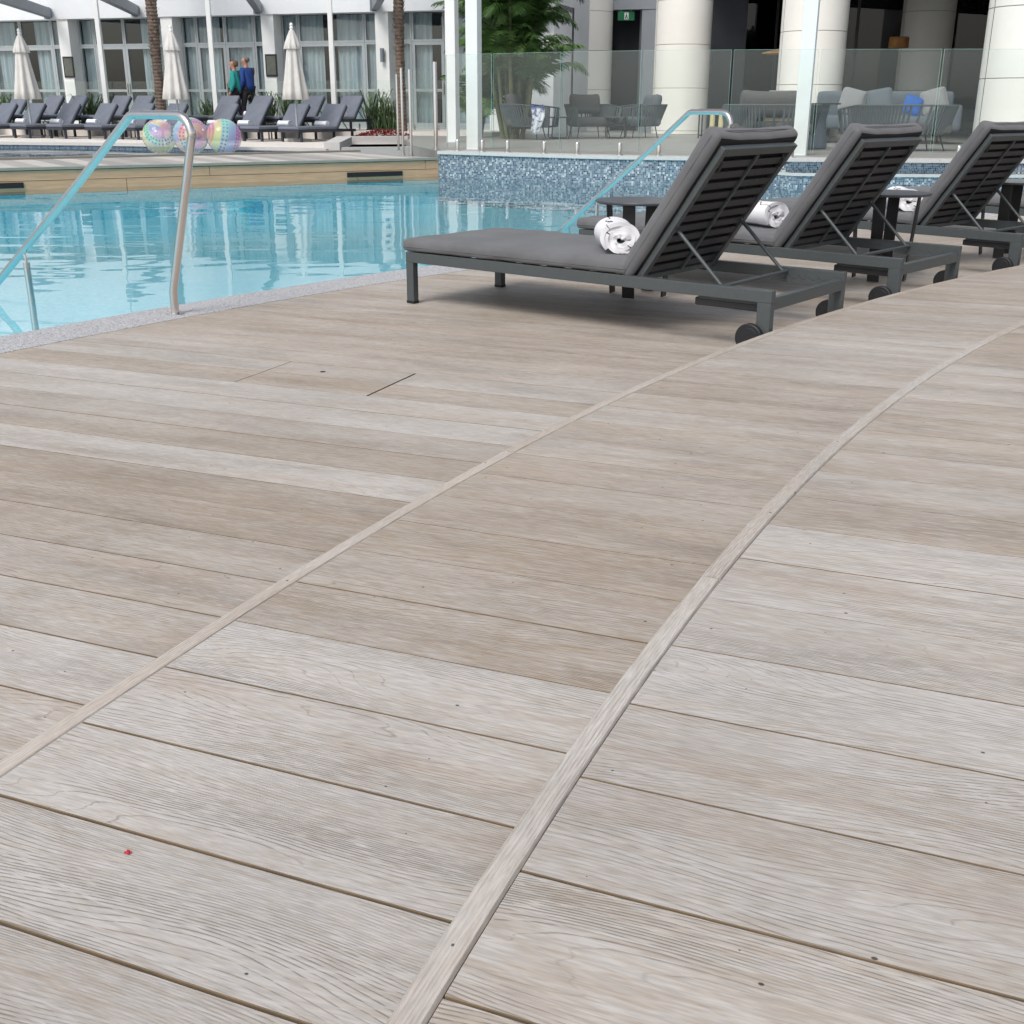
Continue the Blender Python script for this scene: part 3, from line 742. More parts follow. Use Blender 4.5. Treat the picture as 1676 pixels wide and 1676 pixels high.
# ------------------------------------------------------------------ foreground sun loungers
LL, LW, ZR = 2.183, 0.806, 0.277
HX, HZ, BETA, BLEN = 1.452, 0.262, R(55.8), 0.735
def fold_noise(p, amp, s1=3.0): return amp * noise.noise(p * s1)
def make_lounger():
    root = empty('sun_lounger')
    fr = 'frame'
    for y in (0.0, LW - 0.04):
        MB().box(0, LL, y, y + 0.04, ZR - 0.055, ZR, bev=0.003).build('side_rail', fr, root)
    MB().box(0.0, 0.04, 0.041, LW - 0.041, ZR - 0.056, ZR - 0.002, bev=0.003).build('foot_rail', fr, root)
    MB().box(LL - 0.042, LL - 0.004, 0.041, LW - 0.041, ZR - 0.088, ZR - 0.034, bev=0.003).build('head_rail', fr, root)
    for y in (0.001, LW - 0.041):
        l = MB().box(0.001, 0.053, y, y + 0.04, 0.012, ZR - 0.054, bev=0.003).build('leg', fr, root)
        MB().box(-0.001, 0.055, y - 0.002, y + 0.042, 0.0, 0.014, bev=0.003).build('foot_pad', 'rubber', l)
        l = MB().box(LL - 0.068, LL - 0.002, y, y + 0.04, 0.035, ZR - 0.054, bev=0.003).build('leg', fr, root)
    for y0 in (-0.034, LW + 0.002):
        w = MB(); prof = [(0.0, 0), (0.045, 0), (0.048, 0.004), (0.06, 0.004), (0.065, 0.008), (0.065, 0.028), (0.06, 0.032), (0.0, 0.032)]
        w.lathe(prof, 28)
        o = w.build('wheel', 'rubber', root, True, 35); o.rotation_euler = (R(-90), 0, 0); o.location = (LL - 0.085, y0, 0.0655)
        h = MB().lathe([(0.0, 0.036), (0.014, 0.036), (0.016, 0.033)][::-1], 16).build('hub', fr, o, True)
    # cover of the pull-out tray under the head end
    for y0 in (0.043,):
        MB().box(1.78, LL - 0.072, y0, y0 + 0.07, ZR - 0.105, ZR - 0.068, bev=0.008).build('tray', 'slat', root)
    # ratchet racks
    for y in (0.0405, LW - 0.046):
        prof = [(1.80, 0.205), (2.11, 0.205), (2.11, 0.240)]
        for k in range(5):
            x1 = 2.105 - k * 0.052
            prof += [(x1, 0.243), (x1 - 0.006, 0.243)]
            for j in range(1, 6): a = math.pi * j / 6; prof.append((x1 - 0.026 + 0.02 * math.cos(a), 0.240 - 0.018 * math.sin(a)))
        prof += [(1.80, 0.242)]
        mb = MB(); n = len(prof)
        mb.v = [(x, y, z) for x, z in prof] + [(x, y + 0.0055, z) for x, z in prof]
        mb.f = [tuple(range(n)), tuple(range(n, 2 * n))[::-1]] + [(i, n + i, n + (i + 1) % n, (i + 1) % n) for i in range(n)]
        mb.build('ratchet_rack', fr, root)
    # seat slats under the cushion
    for k in range(9):
        x = 0.12 + k * 0.155
        MB().box(x, x + 0.06, 0.041, LW - 0.041, ZR - 0.02, ZR - 0.008).build('seat_slat', 'slat', root)
    # seat cushion
    cl, cw, ct = 1.452, LW + 0.012, 0.064
    def puff(p, q):
        b = (1 - q.x ** 6) * (1 - q.y ** 6)
        if q.z > 0: p.z += 0.006 * b * q.z + 0.0035 * noise.noise(Vector((p.x * 4, p.y * 5, 1.3)))
        if abs(q.y) > 0.9: p.z += 0.004 * noise.noise(Vector((p.x * 9, q.y * 3, 4.0)))
        hd = max(0.0, (q.x - 0.72) / 0.28)
        if q.z > 0: p.z += 0.007 * hd * noise.noise(Vector((p.x * 26, p.y * 6, 5.0))) + 0.002 * noise.noise(Vector((p.x * 13, p.y * 11, 8.0)))
        e = max(0, abs(q.y) - 0.8) * 5
        p.y += 0.004 * e * noise.noise(Vector((p.x * 7, p.z * 20, 2.0)))
        return p
    mb = MB().rbox(cl, cw, ct, 0.022, 48, 24, 6, puff, Matrix.Translation((cl / 2 - 0.022, LW / 2, ZR + 0.005 + ct / 2)))
    sc = mb.build('seat_cushion', 'fabric', root, True, 80)
    def loop(x0, x1, y0, y1, z, r):
        pts = []
        for (cx, cy, a0) in ((x1 - r, y1 - r, 0), (x0 + r, y1 - r, 90), (x0 + r, y0 + r, 180), (x1 - r, y0 + r, 270)):
            for k in range(5): a = R(a0 + 22.5 * k); pts.append(Vector((cx + r * math.cos(a), cy + r * math.sin(a), z)))
        return pts + [pts[0]]
    MB().tube(loop(-0.0235, cl - 0.0205, LW / 2 - cw / 2 - 0.0012, LW / 2 + cw / 2 + 0.0012, ZR + 0.030, 0.024), 0.0022, 6, False).build('seam_piping', 'fabric', sc, True)
    # backrest
    B = Matrix.Translation((HX, 0, HZ)) @ Matrix.Rotation(-BETA, 4, 'Y')
    back = MB().box(0, BLEN, 0.043, 0.083, -0.03, 0.0, B, 0.003).box(0, BLEN, LW - 0.083, LW - 0.043, -0.03, 0.0, B, 0.003) \
        .box(BLEN - 0.04, BLEN, 0.0835, LW - 0.0835, -0.03, 0.0, B, 0.003).box(0.0, 0.03, 0.0835, LW - 0.0835, -0.026, -0.004, B, 0.002) \
        .build('back_frame', fr, root)
    MB().box(0.031, BLEN - 0.041, LW / 2 - 0.009, LW / 2 + 0.009, -0.034, -0.0245, B).build('centre_bar', fr, back)
    for k in range(11):
        x = 0.045 + k * 0.0585
        MB().box(x, x + 0.036, 0.0835, LW - 0.0835, -0.024, -0.014, B, 0.0015).build('back_slat', 'slat', back)
    for y in (0.10, LW - 0.10):
        MB().tube([B @ Vector((BLEN - 0.06, y, -0.013)), B @ Vector((BLEN - 0.075, y, -0.032)), B @ Vector((BLEN - 0.11, y, -0.034)), B @ Vector((BLEN - 0.125, y, -0.013))], 0.006, 8).build('strap_loop', 'slat', back, True)
    bl, bt = 0.80, 0.082
    def puffb(p, q):
        b = (1 - q.x ** 6) * (1 - q.y ** 8)
        p.z += (0.014 * b if q.z > 0 else -0.004 * b) * abs(q.z)
        top = max(0.0, (q.x - 0.55) / 0.45)
        p.x += top * (0.004 * (abs(q.y) ** 3) - 0.008 * (1 - q.y * q.y) + 0.006 * noise.noise(Vector((p.y * 5, 0.3, 1))))
        p.z += 0.006 * top * (1 if q.z > 0 else -0.2)
        p.z += 0.004 * noise.noise(Vector((p.x * 5, p.y * 5, 7.7)))
        p.y += 0.006 * q.y * (0.5 + noise.noise(Vector((p.x * 6, 2.0, q.y * 2))))
        return p
    mb = MB().rbox(bl, cw - 0.02, bt, 0.034, 32, 24, 6, puffb, B @ Matrix.Translation((bl / 2 - 0.022, LW / 2, bt / 2 + 0.003)))
    bc = mb.build('back_cushion', 'fabric', root, True, 80)
    MB().tube([B @ q for q in loop(-0.0235, bl - 0.024, LW / 2 - cw / 2 + 0.007, LW / 2 + cw / 2 - 0.007, 0.044, 0.036)], 0.0024, 6, False).build('seam_piping', 'fabric', bc, True)
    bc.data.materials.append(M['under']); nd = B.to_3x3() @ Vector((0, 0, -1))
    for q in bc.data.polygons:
        if q.normal.dot(nd) > 0.9: q.material_index = 1  # bottom faces take the colour darkened for shade
    # struts and the rod that drops into the rack
    for y in (0.092, LW - 0.092):
        st = MB().tube([(1.630, y, 0.497), (1.652, y, 0.485), (1.70, y, 0.44), (1.888, y, 0.262)], [0.007, 0.0105, 0.009, 0.009], 10).build('strut', fr, root, True)
        MB().lathe([(0.0, 0.011), (0.012, 0.010), (0.014, 0.0), (0.012, -0.01), (0.0, -0.011)][::-1], 14).build('bolt', 'steel', st, True).matrix_local = Matrix.Translation((1.632, y + (-0.012 if y < .4 else .012), 0.497)) @ Matrix.Rotation(R(90), 4, 'X')
    MB().tube([(1.888, 0.05, 0.258), (1.888, LW - 0.05, 0.258)], 0.0095, 10).build('support_rod', fr, root, True)
    return root
lg = make_lounger()
spots = [(-0.586, 6.283, -38.5, 'grey cushioned sun lounger nearest to the camera, complete in view'),
         (0.426, 7.503, -42.3, 'grey cushioned sun lounger second from the camera, middle of the three'),
         (1.72, 8.88, -47.5, 'grey cushioned sun lounger third from the camera, cut by the right edge'),
         (3.15, 10.25, -52.0, 'grey sun lounger seen only between table legs at the right edge')]
for i, (x, y, a, lab) in enumerate(spots):
    o = lg if i == 0 else copy_tree(lg)
    o.location = (x, y, 0.002); o.rotation_euler = (0, 0, R(a)); tag(o, lab, 'sun lounger', 'grey sun loungers on the deck')
    bpy.context.view_layer.update()

# rolled towels
def towel_mesh(length=0.30, r0=0.005, turns=3.6, rmax=0.070):
    mb = MB(); uvs = []; N = 170; TH = (rmax - r0) / turns * 0.985; rows = 11
    rnd = random.Random(5)
    def pt(k, off):
        a = 2 * math.pi * turns * k / N
        r = r0 + (rmax - r0) * (k / N) + off
        r *= 1 + 0.09 * math.sin(a * 1.0 + 0.6) + 0.04 * math.sin(2 * a + 2) + 0.03 * math.sin(3 * a) 
        zz = r * math.sin(a)
        return r * math.cos(a) * 1.12, max(zz, -rmax * 0.86 - 0.002 * (k % 2))
    s_ = 0.0; prev = None; arc = []
    for k in range(N + 1):
        q = pt(k, 0)
        if prev: s_ += math.dist(q, prev)
        prev = q; arc.append(s_)
    for k in range(N + 1):
        for side, off in ((0, 0.0), (1, TH)):
            y, z = pt(k, off)
            for j in range(rows):
                u = j / (rows - 1)
                x = (u - 0.5) * length + (0.007 * math.sin(k * 0.16) + 0.003 * math.sin(k * 0.5)) * (1 if j in (0, rows - 1) else 0.0) * (-1 if j == 0 else 1)
                sag = 1 - 0.05 * math.cos((u - 0.5) * 4) + 0.03 * noise.noise(Vector((u * 5, k * 0.09, 3.0 + side)))
                mb.v.append((x, y * sag, z * sag)); uvs.append((x, arc[k]))
    st = 2 * rows
    for k in range(N):
        for j in range(rows - 1):
            a = k * st + j; b = (k + 1) * st + j
            mb.f.append((a, b, b + 1, a + 1)); mb.f.append((a + rows, a + rows + 1, b + rows + 1, b + rows))
        for j in (0, rows - 1):
            a = k * st + j; b = (k + 1) * st + j
            mb.f.append((a, a + rows, b + rows, b))
    a = N * st
    for j in range(rows - 1): mb.f.append((a + j, a + rows + j, a + rows + j + 1, a + j + 1)); mb.f.append((j, j + 1, rows + j + 1, rows + j))
    return mb, uvs
mb, uvs = towel_mesh()
tw = mb.build('rolled_towel', 'towel', None, True, 60, uvs)
def lp(i, x, y):
    X, Y, a, _ = spots[i]; a = R(a)
    return (X + math.cos(a) * x - math.sin(a) * y, Y + math.sin(a) * x + math.cos(a) * y)
for i, (x, y, ra, lab) in enumerate([(1.20, 0.26, -50, 'rolled white towel with black lines on the nearest sun lounger'),
                                      (1.13, 0.33, -20, 'rolled white towel with black lines on the second sun lounger'),
                                      (1.22, 0.22, -45, 'rolled white towel with black lines on the third sun lounger')]):
    o = tw if i == 0 else copy_tree(tw)
    q = lp(i, x, y); o.location = (q[0], q[1], ZR + 0.073 + 0.070); o.rotation_euler = (0, 0, R(spots[i][2] + ra))
    tag(o, lab, 'towel', 'rolled towels on the deck loungers')

# round side tables between the loungers
def make_table():
    root = empty('side_table')
    MB().lathe([(0.0, 0.517), (0.245, 0.517), (0.255, 0.520), (0.258, 0.527), (0.255, 0.533), (0.0, 0.534)], 48).build('table_top', 'table', root, True, 50)
    for k in range(4):
        a = R(64 + 90 * k); rr = 0.155
        mt = Matrix.Rotation(a, 4, 'Z') @ Matrix.Translation((rr, 0, 0)) @ Matrix.Rotation(R(4), 4, 'Y')
        MB().box(-0.005, 0.005, -0.036, 0.036, 0.006, 0.516, mt, 0.002).build('leg', 'black', root)
    return root
tb = make_table()
for i, (x, y, lab) in enumerate([(0.72, 6.56, 'round charcoal side table behind the nearest sun lounger'), (2.31, 7.22, 'round charcoal side table between the second and third sun loungers'), (3.57, 8.39, 'round charcoal side table at the right edge beyond the third sun lounger')]):
    o = tb if i == 0 else copy_tree(tb)
    o.location = (x, y, 0.002); o.rotation_euler = (0, 0, R(-4 * i)); tag(o, lab, 'table', 'round side tables')

# tiny red petal on the middle step
pt_ = MB()
for k in range(4):
    a = k * 1.7; pt_.rbox(0.008, 0.005, 0.002, 0.0009, 4, 4, 2, None, Matrix.Translation((0.003 * math.cos(a), 0.003 * math.sin(a), 0.0012 + k * 0.0006)) @ Matrix.Rotation(a, 4, 'Z') @ Matrix.Rotation(0.3, 4, 'X'))
o = pt_.build('petal', 'red_petal' if 'red_petal' in M else mat('red_petal', srgb(200, 40, 44), 0.6), None, True); o.scale = (0.7, 0.7, 0.7); o.location = (-0.505, 1.249, Z1 + 0.001); tag(o, 'tiny crumpled red petal lying on the middle deck step', 'petal')

# ------------------------------------------------------------------ glass pool fence
def along(pts, d):
    for a, b in zip(pts[:-1], pts[1:]):
        L = (b - a).length
        if d <= L: return a + (b - a) * (d / L), (b - a).normalized()
        d -= L
    return pts[-1], (pts[-1] - pts[-2]).normalized()
FL = off(WALL, -0.14)
fence = tag(empty('glass_fence', (FL[0].x, FL[0].y, ZL)), 'frameless clear glass pool fence standing on the stone ledge', 'fence')
fo = Vector((FL[0].x, FL[0].y))
def pane(p, q, z0, z1, parent, org, th=0.012, name='glass_panel'):
    t = (q - p).normalized(); n = Vector((-t.y, t.x)) * th / 2
    P = [p - n - org, q - n - org, q + n - org, p + n - org]
    return MB().prism([(a.x, a.y) for a in P], z0, z1).build(name, 'glass', parent)
# panel joints at chosen distances along the ledge
dist = [0.10]
def d_at_x(xq):
    d = 0
    for a, b in zip(FL[:-1], FL[1:]):
        if a.x <= xq <= b.x: return d + (b - a).length * (xq - a.x) / (b.x - a.x)
        d += (b - a).length
    return d
jx = [-1.08, -0.32, 0.72, 1.86, 3.10, 4.28, 5.92, 7.6]
for xa, xb in zip(jx[:-1], jx[1:]):
    p, _ = along(FL, d_at_x(xa) + 0.018); q, _ = along(FL, d_at_x(xb) - 0.018)
    gp = pane(p, q, 0.055, 1.44, fence, fo)
    t = (q - p).normalized(); n = Vector((-t.y, t.x)) * 0.0064
    eb = MB()
    for c in (p, q):
        c2 = c + t * (0.001 if c is q else -0.001)
        P = [c2 - n - t * .001 - fo, c2 - n + t * .001 - fo, c2 + n + t * .001 - fo, c2 + n - t * .001 - fo]
        eb.prism([(a.x, a.y) for a in P], 0.055, 1.44)
    P = [p - n - fo, q - n - fo, q + n - fo, p + n - fo]; eb.prism([(a.x, a.y) for a in P], 1.4405, 1.443)
    eb.build('glass_edge', 'glass_edge', gp)
    for c in (0.23, 0.77):
        w, tt = along(FL, d_at_x(xa) + (d_at_x(xb) - d_at_x(xa)) * c); w = w - fo
        MB().lathe([(0.0, 0.185), (0.016, 0.181), (0.027, 0.170), (0.032, 0.150), (0.032, 0.012), (0.052, 0.010), (0.054, 0.0)][::-1], 18, (w.x, w.y, 0)).build('spigot', 'steel', fence, True, 50)
# gate end: steel posts and a return panel beside the walkway
gate = tag(empty('glass_gate', (-1.66, 21.2, ZK)), 'glass pool gate with slim steel posts at the end of the walkway', 'gate')
gp_ = [(-1.27, 19.62, 0.11, 1.46, 0.035), (-1.72, 20.05, 0.0, 1.36, 0.026), (-1.86, 20.1, 0.0, 1.38, 0.022), (-2.16, 22.4, 0.0, 1.34, 0.022)]
for (x, y, z0, z1, r) in gp_:
    MB().lathe([(0.0, z1), (r * 0.9, z1), (r, z1 - 0.01), (r, z0 + 0.012), (r * 1.9, z0 + 0.01), (r * 1.9, z0)][::-1], 18, (x + 1.66, y - 21.2, 0)).build('post', 'steel', gate, True, 50)
og = Vector((-1.66, 21.2))
pane(Vector((-1.66, 20.05)), Vector((-1.31, 19.64)), 0.12, 1.36, gate, og)
MB().box(-0.085, -0.045, -1.17, -1.11, 0.95, 1.05).box(-0.085, -0.045, -1.17, -1.11, 0.2, 0.3).build('hinge', 'steel', gate)

# white canopy posts
for i, (x, y, z0, lab) in enumerate([(-1.22, 24.3, 0.3, 'white square canopy post farther back beside the palm'), (-0.66, 20.3, 0.3, 'white square canopy post just behind the glass fence by the palm'), (4.42, 18.3, 0.3, 'pale square canopy post behind the glass fence between the sofas')]):
    r_ = empty('canopy_post', (x, y, z0)); tag(r_, lab, 'post', 'white canopy posts')
    MB().box(-0.105, 0.105, -0.105, 0.105, 0.012, 6.2, bev=0.008).build('shaft', 'white', r_)
    MB().box(-0.13, 0.13, -0.13, 0.13, 0.0, 0.014, bev=0.003).build('base_plate', 'alu', r_)
    r_.rotation_euler = (0, 0, R(-20))

# ------------------------------------------------------------------ left wing of the hotel
wing = tag(empty('hotel_wing', (-12, 34, 0.4)), 'pale hotel wing with curtained glass doors behind the sunbed terrace', 'building')
WO = Vector((-12, 34, 0.4))
def wpart(name, material, s0, s1, k0, k1, z0, z1, parent=None):
    pl = [fp(s0, k0), fp(s1, k0), fp(s1, k1), fp(s0, k1)]
    if parent is None or parent is wing:
        return MB().prism([(x - WO.x, y - WO.y) for x, y in pl], z0 - WO.z, z1 - WO.z).build(name, material, parent or wing)
    return MB().prism([(x - WO.x, y - WO.y) for x, y in pl], z0 - WO.z, z1 - WO.z).build(name, material, parent)
PIERS = [-31.9, -27.6, -23.81, -20.28, -17.06, -13.63, -10.4]
KF = 29.85
for s0 in PIERS:
    wpart('pier', 'white', s0 - 0.19, s0 + 0.19, KF, KF + 0.55, 0.4, 3.338)
wpart('fascia_wall', 'wall', -36, -9.0, KF - 0.05, KF + 0.5, 3.34, 5.6)
wpart('interior', 'interior', -36, -9.0, KF + 2.2, KF + 2.4, 0.38, 3.5)
wpart('interior', 'interior', -36, -9.0, KF + 0.6, KF + 2.2, 3.36, 3.5)
def window_bay(a, b):
    """sidelight, double door, sidelight, with a transom row above"""
    z0, zt, z1 = 0.4, 2.62, 3.335; k = KF + 0.42; w = b - a
    xs = [a, a + w * 0.17, a + w * 0.50, a + w * 0.83, b]
    for i in range(4):
        dr = i in (1, 2); fwid = 0.085 if dr else 0.05
        p0, p1 = xs[i] + 0.004, xs[i + 1] - 0.004
        root = wpart('door' if dr else 'window', 'alu', p0, p0 + fwid, k, k + 0.07, z0, zt - 0.003)
        wpart('frame', 'alu', p1 - fwid, p1, k, k + 0.07, z0, zt - 0.003, root)
        wpart('frame', 'alu', p0 + fwid, p1 - fwid, k + .001, k + 0.069, zt - 0.003 - fwid, zt - 0.003, root)
        wpart('frame', 'alu', p0 + fwid, p1 - fwid, k + .001, k + 0.069, z0, z0 + 0.16, root)
        wpart('mid_rail', 'alu', p0 + fwid, p1 - fwid, k + .001, k + 0.069, 1.36, 1.43, root)
        wpart('pane', 'window', p0 + fwid, p1 - fwid, k + 0.03, k + 0.042, z0 + 0.16, zt - fwid - 0.003, root)
        if dr:
            wpart('handle', 'steel', (p1 - 0.05 if i == 1 else p0 + 0.02), (p1 - 0.02 if i == 1 else p0 + 0.05), k - 0.05, k - 0.02, 1.3, 1.6, root)
    ts = [a, a + w * 0.17, a + w * 0.83, b] if int(a * 10) % 2 else [a, a + w * 0.17, a + w * 0.50, a + w * 0.83, b]
    for i in range(len(ts) - 1):
        p0, p1 = ts[i] + 0.004, ts[i + 1] - 0.004
        root = wpart('transom_window', 'alu', p0, p1, k, k + 0.07, zt, zt + 0.055)
        for (q0, q1) in ((p0, p0 + 0.05), (p1 - 0.05, p1)): wpart('frame', 'alu', q0, q1, k, k + 0.07, zt + 0.055, z1, root)
        wpart('pane', 'window', p0 + 0.05, p1 - 0.05, k + 0.03, k + 0.042, zt + 0.055, z1, root)
    # curtains drawn behind the glass, with a dark gap
    def curtain(s0, s1):
        mb = MB(); n = max(6, int((s1 - s0) / 0.028))
        for j in range(n + 1):
            s_ = s0 + (s1 - s0) * j / n
            kk = k + 0.16 + 0.035 * math.sin(s_ * 46) + 0.02 * math.sin(s_ * 19 + 1)
            x, y = fp(s_, kk); mb.v += [(x - WO.x, y - WO.y, z0 + 0.03 - WO.z), (x - WO.x, y - WO.y, 3.33 - WO.z)]
        mb.f = [(2 * j, 2 * j + 2, 2 * j + 3, 2 * j + 1) for j in range(n)]
        mb.build('curtain', 'curtain', wing, True, 80)
    g = random.Random(int(a * 7)); c0 = a + w * g.uniform(0.22, 0.47); c1 = a + w * g.uniform(0.50, 0.66)
    curtain(a + 0.02, c0); curtain(c1, b - 0.02)
for a, b in zip(PIERS[:-1], PIERS[1:]): window_bay(a + 0.195, b - 0.195)
# upper storey, mirrored in the pool
wpart('upper_wall', 'white', -38, -9.0, KF + 0.6, KF + 0.9, 5.6, 12.5)
wpart('cornice', 'white', -38, -9.0, KF - 0.2, KF + 0.6, 5.6, 5.8)
for i in range(8):
    s0 = -36.5 + i * 3.4
    for zz in (6.1, 9.4):
        w_ = wpart('upper_window', 'alu', s0, s0 + 1.1, KF + 0.55, KF + 0.598, zz, zz + 2.4)
        wpart('pane', 'window', s0 + 0.06, s0 + 1.04, KF + 0.53, KF + 0.548, zz + 0.06, zz + 2.34, w_)
wpart('roof_slab', 'white', -38, -9.0, KF - 0.6, KF + 3.0, 12.5, 12.9)
wpart('end_wall', 'wall', -9.6, -9.0, KF + 0.5, KF + 5, 0.3, 12.5)

# pergola beams and posts in front of the wing
for i, (s0, lab) in enumerate(zip((-24.2, -21.2, -17.27, -13.77), ('grey pergola beam meeting the fascia, first from the left', 'grey pergola beam meeting the fascia, second from the left', 'grey pergola beam meeting the fascia, third from the left', 'grey pergola beam meeting the fascia above the tall palm'))):
    x, y = fp(s0, KF - 0.055)
    b_ = empty('pergola_beam', (x, y, 3.38)); b_.rotation_euler = (0, 0, R(9)); tag(b_, lab, 'beam', 'grey pergola beams')
    MB().box(-0.09, 0.09, -6.0, -0.01, 0.0, 0.26, bev=0.006).build('beam_body', 'beam', b_)
    MB().box(-0.14, 0.14, -0.012, 0.0, -0.03, 0.29, bev=0.003).build('end_plate', 'beam', b_)
for s0, k0, lab in ((-21.41, 28.3, 'slim white pergola pole left of the first palm trunk'), (-17.9, 28.3, 'slim white pergola pole left of the walking couple'), (-14.35, 28.3, 'slim white pergola pole right of the third umbrella')):
    x, y = fp(s0, k0); p_ = tag(empty('pergola_pole', (x, y, 0.4)), lab, 'pole', 'white pergola poles')
    MB().box(-0.06, 0.06, -0.06, 0.06, 0.01, 4.6, bev=0.008).build('shaft', 'white', p_)
    MB().box(-0.1, 0.1, -0.1, 0.1, 0.0, 0.012).build('base_plate', 'alu', p_)
# framed notices and a lamp on the piers
for s0, lab, kind in ((-23.75, 'dark framed panel on the white pier at the far left', 0), (-17.0, 'dark framed notice on the white pier right of the couple', 0), (-13.6, 'grey wall lamp on the white pier left of the tall palm', 1)):
    x, y = fp(s0, KF - 0.002)
    if kind == 0:
        r_ = tag(empty('framed_panel', (x, y, 1.75), -math.atan2(0.316, 0.949)), lab, 'frame', 'framed panels on piers')
        MB().box(-0.18, 0.18, -0.03, 0.0, 0.0, 0.58, bev=0.004).build('frame', 'black', r_)
        MB().box(-0.14, 0.14, -0.034, -0.031, 0.05, 0.53).build('notice', mat('notice_sheet', srgb(96, 100, 92), 0.4), r_)
    else:
        r_ = tag(empty('wall_lamp', (x, y, 2.1), -math.atan2(0.316, 0.949)), lab, 'lamp')
        MB().lathe([(0.0, 0), (0.055, 0), (0.055, 0.34), (0.0, 0.34)], 18, (0, -0.09, 0)).build('cylinder_body', 'beam', r_, True)
        MB().box(-0.03, 0.03, -0.05, 0.0, 0.13, 0.21).build('bracket', 'beam', r_)
# glass balustrade behind the sunbeds
bal = tag(empty('glass_balustrade', (*fp(-18, 28.9), 0.4)), 'low clear glass balustrade between the sunbeds and the wing', 'fence')
bo = Vector(fp(-18, 28.9))
for i in range(11):
    a, b = Vector(fp(-28 + 1.6 * i + 0.02, 28.9)), Vector(fp(-28 + 1.6 * (i + 1) - 0.02, 28.9))
    if i in (6,): continue
    pane(a, b, 0.08, 1.22, bal, bo)
    for c in (0.2, 0.8):
        w = a + (b - a) * c - bo
        MB().lathe([(0.0, 0.16), (0.022, 0.15), (0.025, 0.13), (0.025, 0.0)][::-1], 10, (w.x, w.y, 0)).build('spigot', 'steel', bal, True, 50)

# ------------------------------------------------------------------ sunbeds on the terrace
def make_bed():
    root = empty('terrace_sunbed'); L_, W_, z = 2.05, 0.64, 0.27
    MB().box(0, L_, 0, 0.04, z - 0.06, z).box(0, L_, W_ - 0.04, W_, z - 0.06, z).box(0, 0.04, 0.04, W_ - 0.04, z - 0.06, z).box(L_ - 0.04, L_, 0.04, W_ - 0.04, z - 0.06, z).build('frame', 'bed_frame', root)
    for x in (0.08, L_ - 0.14):
        for y in (0.002, W_ - 0.052): MB().box(x, x + 0.05, y, y + 0.05, 0, z - 0.061).build('leg', 'bed_frame', root)
    MB().rbox(1.38, W_ + 0.01, 0.07, 0.025, 14, 10, 4, None, Matrix.Translation((0.68, W_ / 2, z + 0.038))).build('seat_cushion', 'bed_fabric', root, True, 80)
    Bm = Matrix.Translation((1.36, W_ / 2, z + 0.01)) @ Matrix.Rotation(R(-52), 4, 'Y')
    MB().rbox(0.68, W_ + 0.01, 0.08, 0.03, 14, 10, 4, None, Bm @ Matrix.Translation((0.33, 0, 0.035))).build('back_cushion', 'bed_fabric', root, True, 80)
    MB().box(0.02, 0.64, -W_ / 2, W_ / 2, -0.03, -0.006, Bm).build('back_frame', 'bed_frame', root)
    MB().tube([(1.56, 0.1, 0.55), (1.86, 0.1, 0.26)], 0.012, 6).tube([(1.56, W_ - 0.1, 0.55), (1.86, W_ - 0.1, 0.26)], 0.012, 6).build('strut', 'bed_frame', root)
    return root
bed = make_bed()
tp, uvs = towel_mesh(0.34, 0.01, 3.0, 0.06)
tp = tp.build('folded_towel', 'towel_plain', None, True, 60)
HD = R(58)
def hang(k): return Vector((math.cos(HD), math.sin(HD)))
first_bed = first_tow = True
ordn = ['first', 'second', 'third', 'fourth', 'fifth', 'sixth', 'seventh', 'eighth', 'ninth', 'tenth']
def place_bed(s0, k0, z, lab, grp, towel_label=None, heading=HD):
    global first_bed, first_tow
    o = bed if first_bed else copy_tree(bed); first_bed = False
    d = Vector((math.cos(heading), math.sin(heading))); w = Vector((-d.y, d.x)); top = Vector(fp(s0, k0))
    org = top - d * 1.72 - w * 0.32
    o.location = (org.x, org.y, z); o.rotation_euler = (0, 0, heading); tag(o, lab, 'sunbed', grp)
    if towel_label:
        t_ = tp if first_tow else copy_tree(tp); first_tow = False
        q = org + d * 1.16 + w * 0.30
        t_.location = (q.x, q.y, z + 0.343 + 0.05); t_.rotation_euler = (0, 0, heading + R(92)); tag(t_, towel_label, 'towel', 'white towels on the terrace sunbeds')
fs_ = [-23.0, -22.07, -20.98, -19.83, -18.71, -17.73, -16.25, -15.4, -14.28, -13.29]
for i, s0 in enumerate(fs_):
    place_bed(s0, 26.3, 0.2, f'slate grey sunbed in the front terrace row, {ordn[i]} from the left', 'front row of terrace sunbeds', f'rolled white towel on the front row sunbed {ordn[i]} from the left', HD + R(random.uniform(-2, 2)))
for i, s0 in enumerate([-24.13, -22.93, -22.12, -20.7, -19.97, -17.3, -16.3, -14.8, -13.7]):
    place_bed(s0, 28.1, 0.4, f'slate grey sunbed in the back terrace row, {ordn[i]} from the left', 'back row of terrace sunbeds', f'rolled white towel on the back row sunbed {ordn[i]} from the left' if i in (1, 3, 6, 7, 8) else None)
